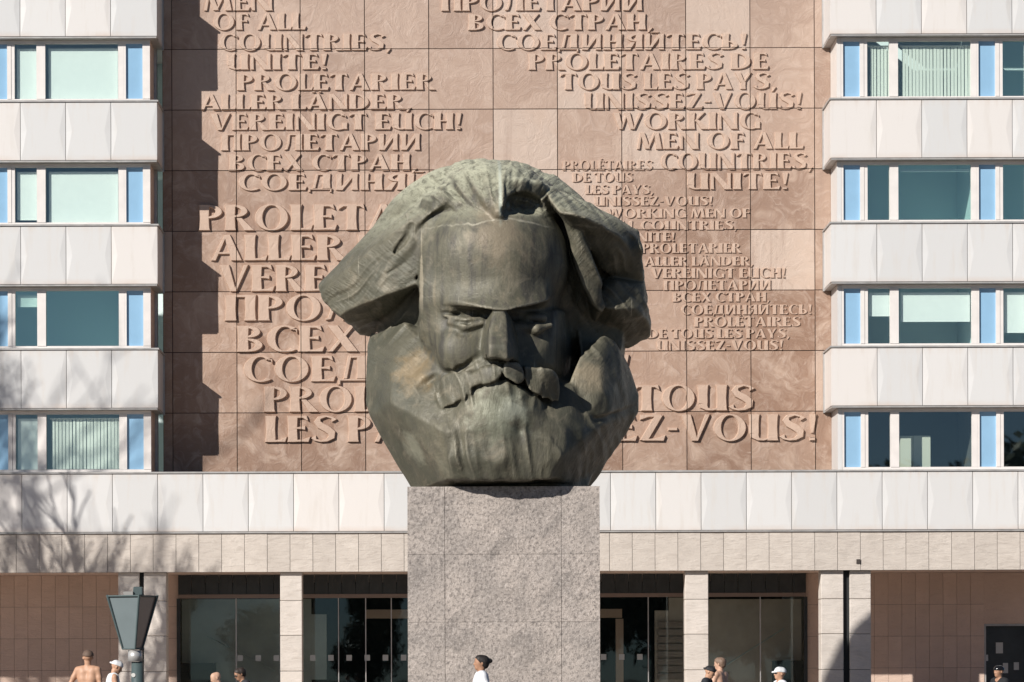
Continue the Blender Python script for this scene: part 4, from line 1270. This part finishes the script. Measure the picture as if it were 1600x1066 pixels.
# ------------------------------------------------------------------ people in front of the building
SK = {}
def skin(c):
    if c not in SK:
        t = NT('skin'); n = t.noise(t.pos(), 20, 4)
        SK[c] = t.done(t.mix(t.ramp(n, .3, .7), tuple(x * .92 for x in c), tuple(x * 1.05 for x in c)), .55)
    return SK[c]
def cloth(name, c): return plain(name, c, .85, var=.12, scale=14, bump=.01)

def person(px, top, Y, face, label, skin_col, shirt=None, legs=(0.05, 0.055, 0.07), hair=None, cap=None, visor=0, lean=0.0, head_yaw=0.0, head_pitch=0.0,
           arms='down', stride=0.0, bun=False, shades=False, sleeves=True, short_legs=False, fem=1.0):
    hz = W(px, top, Y)
    ht = hz.z * (1.0 if not lean else 1.0)
    k = ht / (1.76 if not cap else 1.78)
    if lean: k *= 1.0 / (1 - .42 * (1 - math.cos(lean)))
    root = empty('person', (hz.x, Y, 0), label, 'person', 'people on the forecourt')
    root.rotation_euler = (0, 0, math.radians(face))
    hip = Vector((0, 0, .93))
    def U(p):
        p = Vector(p)
        q = p - hip
        return (Matrix.Rotation(lean, 3, 'X') @ q + hip) * k
    def D(p): return Vector(p) * k
    nk = Vector((0, 0.005, 1.49))
    RH = Matrix.Rotation(head_yaw, 3, 'Z') @ Matrix.Rotation(head_pitch, 3, 'X')
    def Hd(p): return U(nk + RH @ Vector(p))
    h = .0115
    S = Sculpt((-.62, -.72, -.01), (.62, .62, max(1.86 * k, .5)), h)
    L = lambda pts, r, kk=.02, op='add': S.limb(pts, [q * k for q in r], k=kk, op=op)
    # trunk
    tr = [((0, .0, .94), .135), ((0, .01, 1.10), .118), ((0, .0, 1.26), .130), ((0, .01, 1.38), .105)]
    def trunk(S_, g):
        for sx in (-1, 1):
            S_.limb([U((sx * .065, .0, .93)), U((sx * .05, .01, 1.10)), U((sx * .075, 0, 1.26)), U((sx * .085, .01, 1.37)), U((sx * .10, .012, 1.41))], [(r + g) * k for r in (.105, .098, .105, .085, .06)], k=.05)
        S_.limb([U((-.17, .012, 1.405)), U((.17, .012, 1.405))], [(.055 + g) * k] * 2, k=.06)
    trunk(S, 0)
    L([U((0, .012, 1.40)), U((0, .005, 1.52))], [.062, .055], .03)
    # arms
    A = {'down': [(.235, .02, 1.14), (.24, -.05, .90)], 'front': [(.235, -.06, 1.13), (.12, -.26, 1.06)], 'swing': [(.235, -.06, 1.15), (.24, -.24, 1.00)], 'back': [(.235, .10, 1.15), (.235, .06, .92)], 'hip': [(.31, .05, 1.16), (.20, -.06, 1.0)]}
    def arm_pts(s, kind):
        e, w = A[kind]
        return [U((s * .19, .012, 1.405)), U((s * e[0], e[1], e[2])), U((s * w[0], w[1], w[2]))]
    kinds = (arms, arms) if isinstance(arms, str) else arms
    for s, kd in zip((-1, 1), kinds):
        a, e, w = arm_pts(s, kd)
        L([a, a.lerp(e, .5), e], [.055, .047, .038], .03)
        L([e, e.lerp(w, .35), w], [.038, .041, .027], .02)
        d = (w - e).normalized()
        sd = Vector((s, 0, 0)); sd = (sd - d * sd.dot(d)).normalized(); up = d.cross(sd)
        pc = w + d * .075 * k
        L([w, pc], [.027, .034], .02)
        L([w + up * .018 * k + d * .03 * k, pc + up * .026 * k], [.018, .016], .015)
        L([w - up * .018 * k + d * .03 * k, pc - up * .026 * k], [.018, .016], .015)
        for i, ln in enumerate((.070, .082, .076, .058)):
            o_ = up * (.033 - .022 * i) * k
            b0 = pc + o_ + d * .012 * k; b1 = b0 + d * ln * .5 * k - sd * .010 * k; b2 = b1 + d * ln * .42 * k - sd * .022 * k
            L([b0, b1, b2], [.0105, .0098, .009], .004)
        t0 = w + d * .03 * k + up * .03 * k; t1 = t0 + d * .035 * k + up * .022 * k; t2 = t1 + d * .03 * k + up * .004 * k
        L([t0, t1, t2], [.013, .0115, .0105], .006)
    # legs
    leg = []
    for s in (-1, 1):
        st = stride * s
        hp, kn, an = D((s * .085, 0, .90)), D((s * .095, -st * .5 - .02, .48)), D((s * .095, -st * 1.0 + (.04 if st < 0 else 0), .09))
        leg.append((hp, kn, an))
        L([hp, hp.lerp(kn, .5), kn], [.088, .075, .054], .03)
        L([kn, kn.lerp(an, .35), an], [.054, .056, .036], .02)
        L([an + D((0, .03, -.045)), an + D((0, -.10, -.055)), an + D((0, -.16, -.06))], [.04, .038, .028], .02)
    # head: skull, jaw, nose, ears, brow, eye hollows, mouth
    hw = .073
    L([Hd((0, .035, .155)), Hd((0, -.018, .165))], [.083, .080], .02)
    L([Hd((0, -.035, .09)), Hd((0, -.058, .055))], [.060, .044], .03)
    L([Hd((0, .01, .06)), Hd((0, -.03, .12))], [.055, .066], .03)
    L([Hd((0, -.093, .135)), Hd((0, -.112, .105))], [.010, .015], .012)
    L([Hd((-.035, -.088, .150)), Hd((.035, -.088, .150))], [.010, .010], .012)
    for s in (-1, 1):
        L([Hd((s * .032, -.098, .134)), Hd((s * .034, -.098, .134))], [.011, .011], .008, 'cut')
        L([Hd((s * .078, .012, .135)), Hd((s * .083, .018, .105))], [.017, .013], .006)
    L([Hd((-.022, -.104, .073)), Hd((.022, -.104, .073))], [.004, .004], .006, 'cut')
    L([Hd((-.018, -.094, .068)), Hd((.018, -.094, .068))], [.009, .009], .006)
    b = link('body', S.to_mesh('body'), skin(skin_col)); b.parent = root
    h2 = .016
    if shirt:
        S = Sculpt((-.62, -.62, .7 * k), (.62, .55, 1.60 * k), h2)
        trunk(S, .016)
        for s, kd in zip((-1, 1), kinds):
            a, e, w = arm_pts(s, kd)
            if sleeves: S.limb([a, a.lerp(e, .75)], [.068 * k, .066 * k], k=.04)
        S.limb([U((0, 0, .98)), U((0, 0, .84))], [.165 * k, .165 * k], k=.05, flat=.78)
        zc = S.ax[2][None, None, :]
        lo = np.float32(.86 * k if not lean else .80 * k)
        S.f = np.maximum(S.f, lo - zc)
        S.limb([U((0, -.03, 1.475)), U((0, .0, 1.56))], [.075 * k, .085 * k], k=.02, op='cut')
        if not sleeves:
            for s in (-1, 1): S.limb([U((s * .235, 0, 1.50)), U((s * .24, 0, 1.28))], [.075 * k, .06 * k], k=.02, op='cut')
        q = link('shirt', S.to_mesh('shirt'), cloth('shirt_cloth', shirt)); q.parent = root
    S = Sculpt((-.45, -.62, 0), (.45, .5, 1.1 * k), h2)
    for hp, kn, an in leg:
        S.limb([hp + D((0, 0, .08)), hp, kn], [.115 * k, .108 * k, .078 * k], k=.05)
        if not short_legs: S.limb([kn, an], [.078 * k, .062 * k], k=.03)
    S.limb([D((-.06, 0, .93)), D((.06, 0, .93))], [.125 * k] * 2, k=.05)
    zc = S.ax[2][None, None, :]
    S.f = np.maximum(S.f, zc - np.float32(1.0 * k))
    S.f = np.maximum(S.f, np.float32((.50 if short_legs else .075) * k) - zc)
    q = link('shorts' if short_legs else 'trousers', S.to_mesh('trousers'), cloth('trouser_cloth', legs)); q.parent = root
    S = Sculpt((-.4, -.62, -.012), (.4, .5, .14), h2)
    for hp, kn, an in leg:
        S.limb([an + D((0, .035, -.045)), an + D((0, -.10, -.05)), an + D((0, -.165, -.055))], [.055 * k, .052 * k, .042 * k], k=.02)
    zc = S.ax[2][None, None, :]
    S.f = np.maximum(S.f, np.float32(0.002) - zc)
    q = link('shoes', S.to_mesh('shoes'), cloth('shoe_leather', (.12, .12, .12))); q.parent = root
    c0 = Hd((0, 0, .15))
    def headgrid(): return Sculpt(tuple(c0[i] - .24 for i in range(3)), tuple(c0[i] + .24 for i in range(3)), .0095)
    def cut_plane(S_, p0, n):
        p0, n = Hd(p0), (Hd(n) - Hd((0, 0, 0))).normalized()
        S_.f = np.maximum(S_.f, (-(n.x * (S_.ax[0][:, None, None] - p0.x) + n.y * (S_.ax[1][None, :, None] - p0.y) + n.z * (S_.ax[2][None, None, :] - p0.z))).astype(np.float32))
    if hair:
        S = headgrid()
        S.limb([Hd((0, .042, .158)), Hd((0, -.016, .170))], [.094 * k, .089 * k], k=.02)
        S.limb([Hd((0, .055, .10)), Hd((0, .05, .15))], [.070 * k, .08 * k], k=.03)
        if bun: S.limb([Hd((0, .125, .165)), Hd((0, .15, .16))], [.034 * k, .036 * k], k=.02)
        idx, (x_, y_, z_) = S.near(.03)
        S.f[idx] += (vnoise(x_ * 55, y_ * 55, z_ * 40) * .004).astype(np.float32)
        cut_plane(S, (0, -.045, .155), (0, .75, .62))
        q = link('hair', S.to_mesh('hair'), plain('hair', hair, .6, var=.25, scale=60)); q.parent = root
    if cap:
        S = headgrid()
        S.limb([Hd((0, .035, .162)), Hd((0, -.018, .172))], [.099 * k, .094 * k], k=.02)
        cut_plane(S, (0, 0, .158), (0, .10, 1))
        if visor:
            S.limb([Hd((-.045, -.08 * visor, .165)), Hd((0, -.155 * visor, .158)), Hd((.045, -.08 * visor, .165))], [.016 * k, .014 * k, .016 * k], k=.01)
            S.limb([Hd((0, -.08 * visor, .168)), Hd((0, -.14 * visor, .160))], [.02 * k, .014 * k], k=.02)
        q = link('cap', S.to_mesh('cap'), plain('cap_cloth', cap, .7 if visor or cap[0] > .1 else .15, var=.1, scale=30)); q.parent = root
    if shades:
        S = headgrid()
        for s in (-1, 1):
            S.limb([Hd((s * .018, -.103, .137)), Hd((s * .05, -.096, .137))], [.017 * k, .016 * k], k=.005)
            S.limb([Hd((s * .06, -.085, .142)), Hd((s * .082, .01, .142))], [.008 * k, .008 * k], k=.005)
        q = link('sunglasses', S.to_mesh('sunglasses'), plain('sunglass_black', (.012, .012, .014), .1)); q.parent = root
    return root

PALE, TAN, WARM = (0.58, 0.36, 0.25), (0.52, 0.30, 0.19), (0.40, 0.22, 0.135)
# face: 0 looks at the camera, 90 to the right of the picture, 180 away, 270 to the left
person(137.5, 1013, 55, 165, 'shirtless man in a dark cap seen from behind, left of the lantern', TAN, cap=(.13, .085, .06), arms=('down', 'hip'), head_yaw=.5)
person(173, 1029, 57, 105, 'person in a white cap and white tank top looking down beside the lantern', TAN, shirt=(.78, .78, .76), sleeves=False, cap=(.78, .78, .77), visor=-1, head_pitch=.35, lean=.12, arms='front')
person(353, 1048.5, 52, 285, 'man with a shaved head, low in front of the dark entrance glass', PALE, shirt=(.62, .64, .66), lean=.30, head_pitch=.1)
person(389, 1042, 52.8, 290, 'person with dark hair and light headband in front of the entrance', WARM, shirt=(.03, .032, .035), hair=(.03, .02, .015), lean=.25, head_pitch=.2, shades=True)
person(751, 1022, 45.7, 275, 'man with a dark hair bun and white T-shirt walking left past the plinth', WARM, shirt=(.80, .82, .84), hair=(.018, .014, .012), bun=True, stride=.22, arms=('swing', 'back'))
person(1102, 1038, 56, 75, 'man in a black backward cap and black T-shirt in front of the right column', TAN, shirt=(.018, .02, .025), cap=(.015, .015, .017), visor=-1, lean=.10, head_pitch=.3, arms='front')
person(1125, 1026, 57.5, 235, 'shirtless man with a shaved head beside the man in the black cap', PALE, arms='front', head_yaw=.1, head_pitch=.1, hair=(.20, .13, .09))
person(1218, 1040, 50, 285, 'person in a white cap, sunglasses and white T-shirt looking left', TAN, shirt=(.74, .76, .78), cap=(.70, .72, .72), visor=1, shades=True)
person(1564, 1038, 56, 300, 'person in a glossy black helmet and black top at the right edge', WARM, shirt=(.014, .015, .017), cap=(.012, .012, .013), lean=.10)

# ------------------------------------------------------------------ trees
bark = plain('bark', (0.13, 0.105, 0.085), 0.9, var=0.3, scale=8, bump=.05)
def bare_tree(x, y, height, seed, label, group, spread=1.0, twig=5):
    rg = random.Random(seed)
    o = empty('bare_tree', (x, y, 0), label, 'tree', group)
    tv, tf, cv, cf = [], [], [], []
    def grow(p, d, r, ln, lvl):
        n = 4 if lvl < 2 else 3
        pts, rad = [p], [r]
        q, dd = p.copy(), d.copy()
        for i in range(n):
            dd = (dd + Vector((rg.uniform(-1, 1), rg.uniform(-1, 1), rg.uniform(-.5, .9))) * (.16 if lvl else .05)).normalized()
            q = q + dd * ln / n
            pts.append(q.copy()); rad.append(r * (1 - .42 * (i + 1) / n))
        tube_vf(pts, rad, 8 if lvl == 0 else (5 if lvl < 3 else 3), tv if lvl == 0 else cv, tf if lvl == 0 else cf, cap=False)
        if lvl >= twig: return
        kids = (5, 4, 4, 4, 3, 2)[lvl]
        for i in range(kids):
            t = rg.uniform(.35, 1.0) if i else 1.0
            j = min(int(t * n), n - 1); fr = t * n - j
            at = pts[j].lerp(pts[j + 1], fr)
            ax = Vector((rg.uniform(-1, 1), rg.uniform(-1, 1), rg.uniform(-.4, .6))).normalized()
            nd = (dd * 1.0 + ax * (.75 if i else .3) * spread + Vector((0, 0, .18))).normalized()
            grow(at, nd, max(rad[j] * (.60 if i else .8), .03), ln * rg.uniform(.55, .82), lvl + 1)
    grow(Vector((x, y, 0)), Vector((0, 0, 1)), height * .020, height * .36, 0)
    link('trunk', mesh('trunk', tv, tf, True), bark, o)
    link('crown', mesh('crown', cv, cf, True), bark, o)
    return o
bare_tree(-27.2, 64.0, 24.0, 5, 'tall bare tree far left of the picture whose twigs shade the lower left facade', 'bare trees by the street')
bare_tree(-16.8, 71.5, 13.5, 14, 'slim bare tree just left of the picture, closest to the facade', 'bare trees by the street', spread=.7, twig=4)

leafm = NT('evergreen_leaf')
leafm = leafm.done(leafm.mix(leafm.ramp(leafm.oi.outputs['Random'], 0, 1), (0.030, 0.055, 0.022), (0.05, 0.075, 0.03)), .6)
def evergreen(rg, R, H):
    vs_, fs_ = [], []
    lobes = [(Vector((rg.uniform(-.5, .5) * R, rg.uniform(-.5, .5) * R, H * rg.uniform(.3, .85))), R * rg.uniform(.45, .75)) for _ in range(9)]
    for _ in range(5200):
        c, r = rg.choice(lobes)
        d = Vector((rg.gauss(0, 1), rg.gauss(0, 1), rg.gauss(0, 1))).normalized()
        p = c + d * r * rg.uniform(.55, 1.05)
        a = Vector((rg.uniform(-1, 1), rg.uniform(-1, 1), rg.uniform(-1, 1))).normalized() * rg.uniform(.25, .45)
        b = a.cross(d).normalized() * rg.uniform(.14, .25)
        i = len(vs_)
        vs_ += [p - a, p - b, p + a, p + b]; fs_.append((i, i + 1, i + 2, i + 3))
    return mesh('crown', vs_, fs_)
erg = random.Random(21)
crowns = [evergreen(erg, 4.2, 13.5), evergreen(erg, 4.6, 12.0)]
tv, tf = tube_vf([(0, 0, 0), (0, 0, 4), (.2, 0, 9)], [.32, .25, .12], 8)
trunk_me = mesh('trunk', tv, tf, True)
spots = [(-34, -33, .62), (-27, -31, .55), (-20, -34, .6), (-13, -32, .55), (-6, -34, .62), (1, -32, .75), (7, -33, .95), (13, -31, 1.2), (20, -34, 1.25), (27, -32, 1.3), (34, -33, 1.2), (41, -34, 1.25), (48, -32, 1.2)]  # unseen row added behind the camera to darken reflections in the glass
ORD = 'first second third fourth fifth sixth seventh eighth ninth tenth eleventh twelfth thirteenth'.split()
for i, (x, y, s) in enumerate(spots):
    o = empty('evergreen_tree', (x, y, 0), 'dark evergreen across the street, %s of the row from the left' % ORD[i], 'tree', 'evergreens across the street')
    o.rotation_euler = (0, 0, erg.uniform(0, 6)); o.scale = (s, s, s)
    for nm, me, m in (('trunk', trunk_me, bark), ('crown', crowns[i % 2], leafm)):
        q = link(nm, me, m); q.parent = o
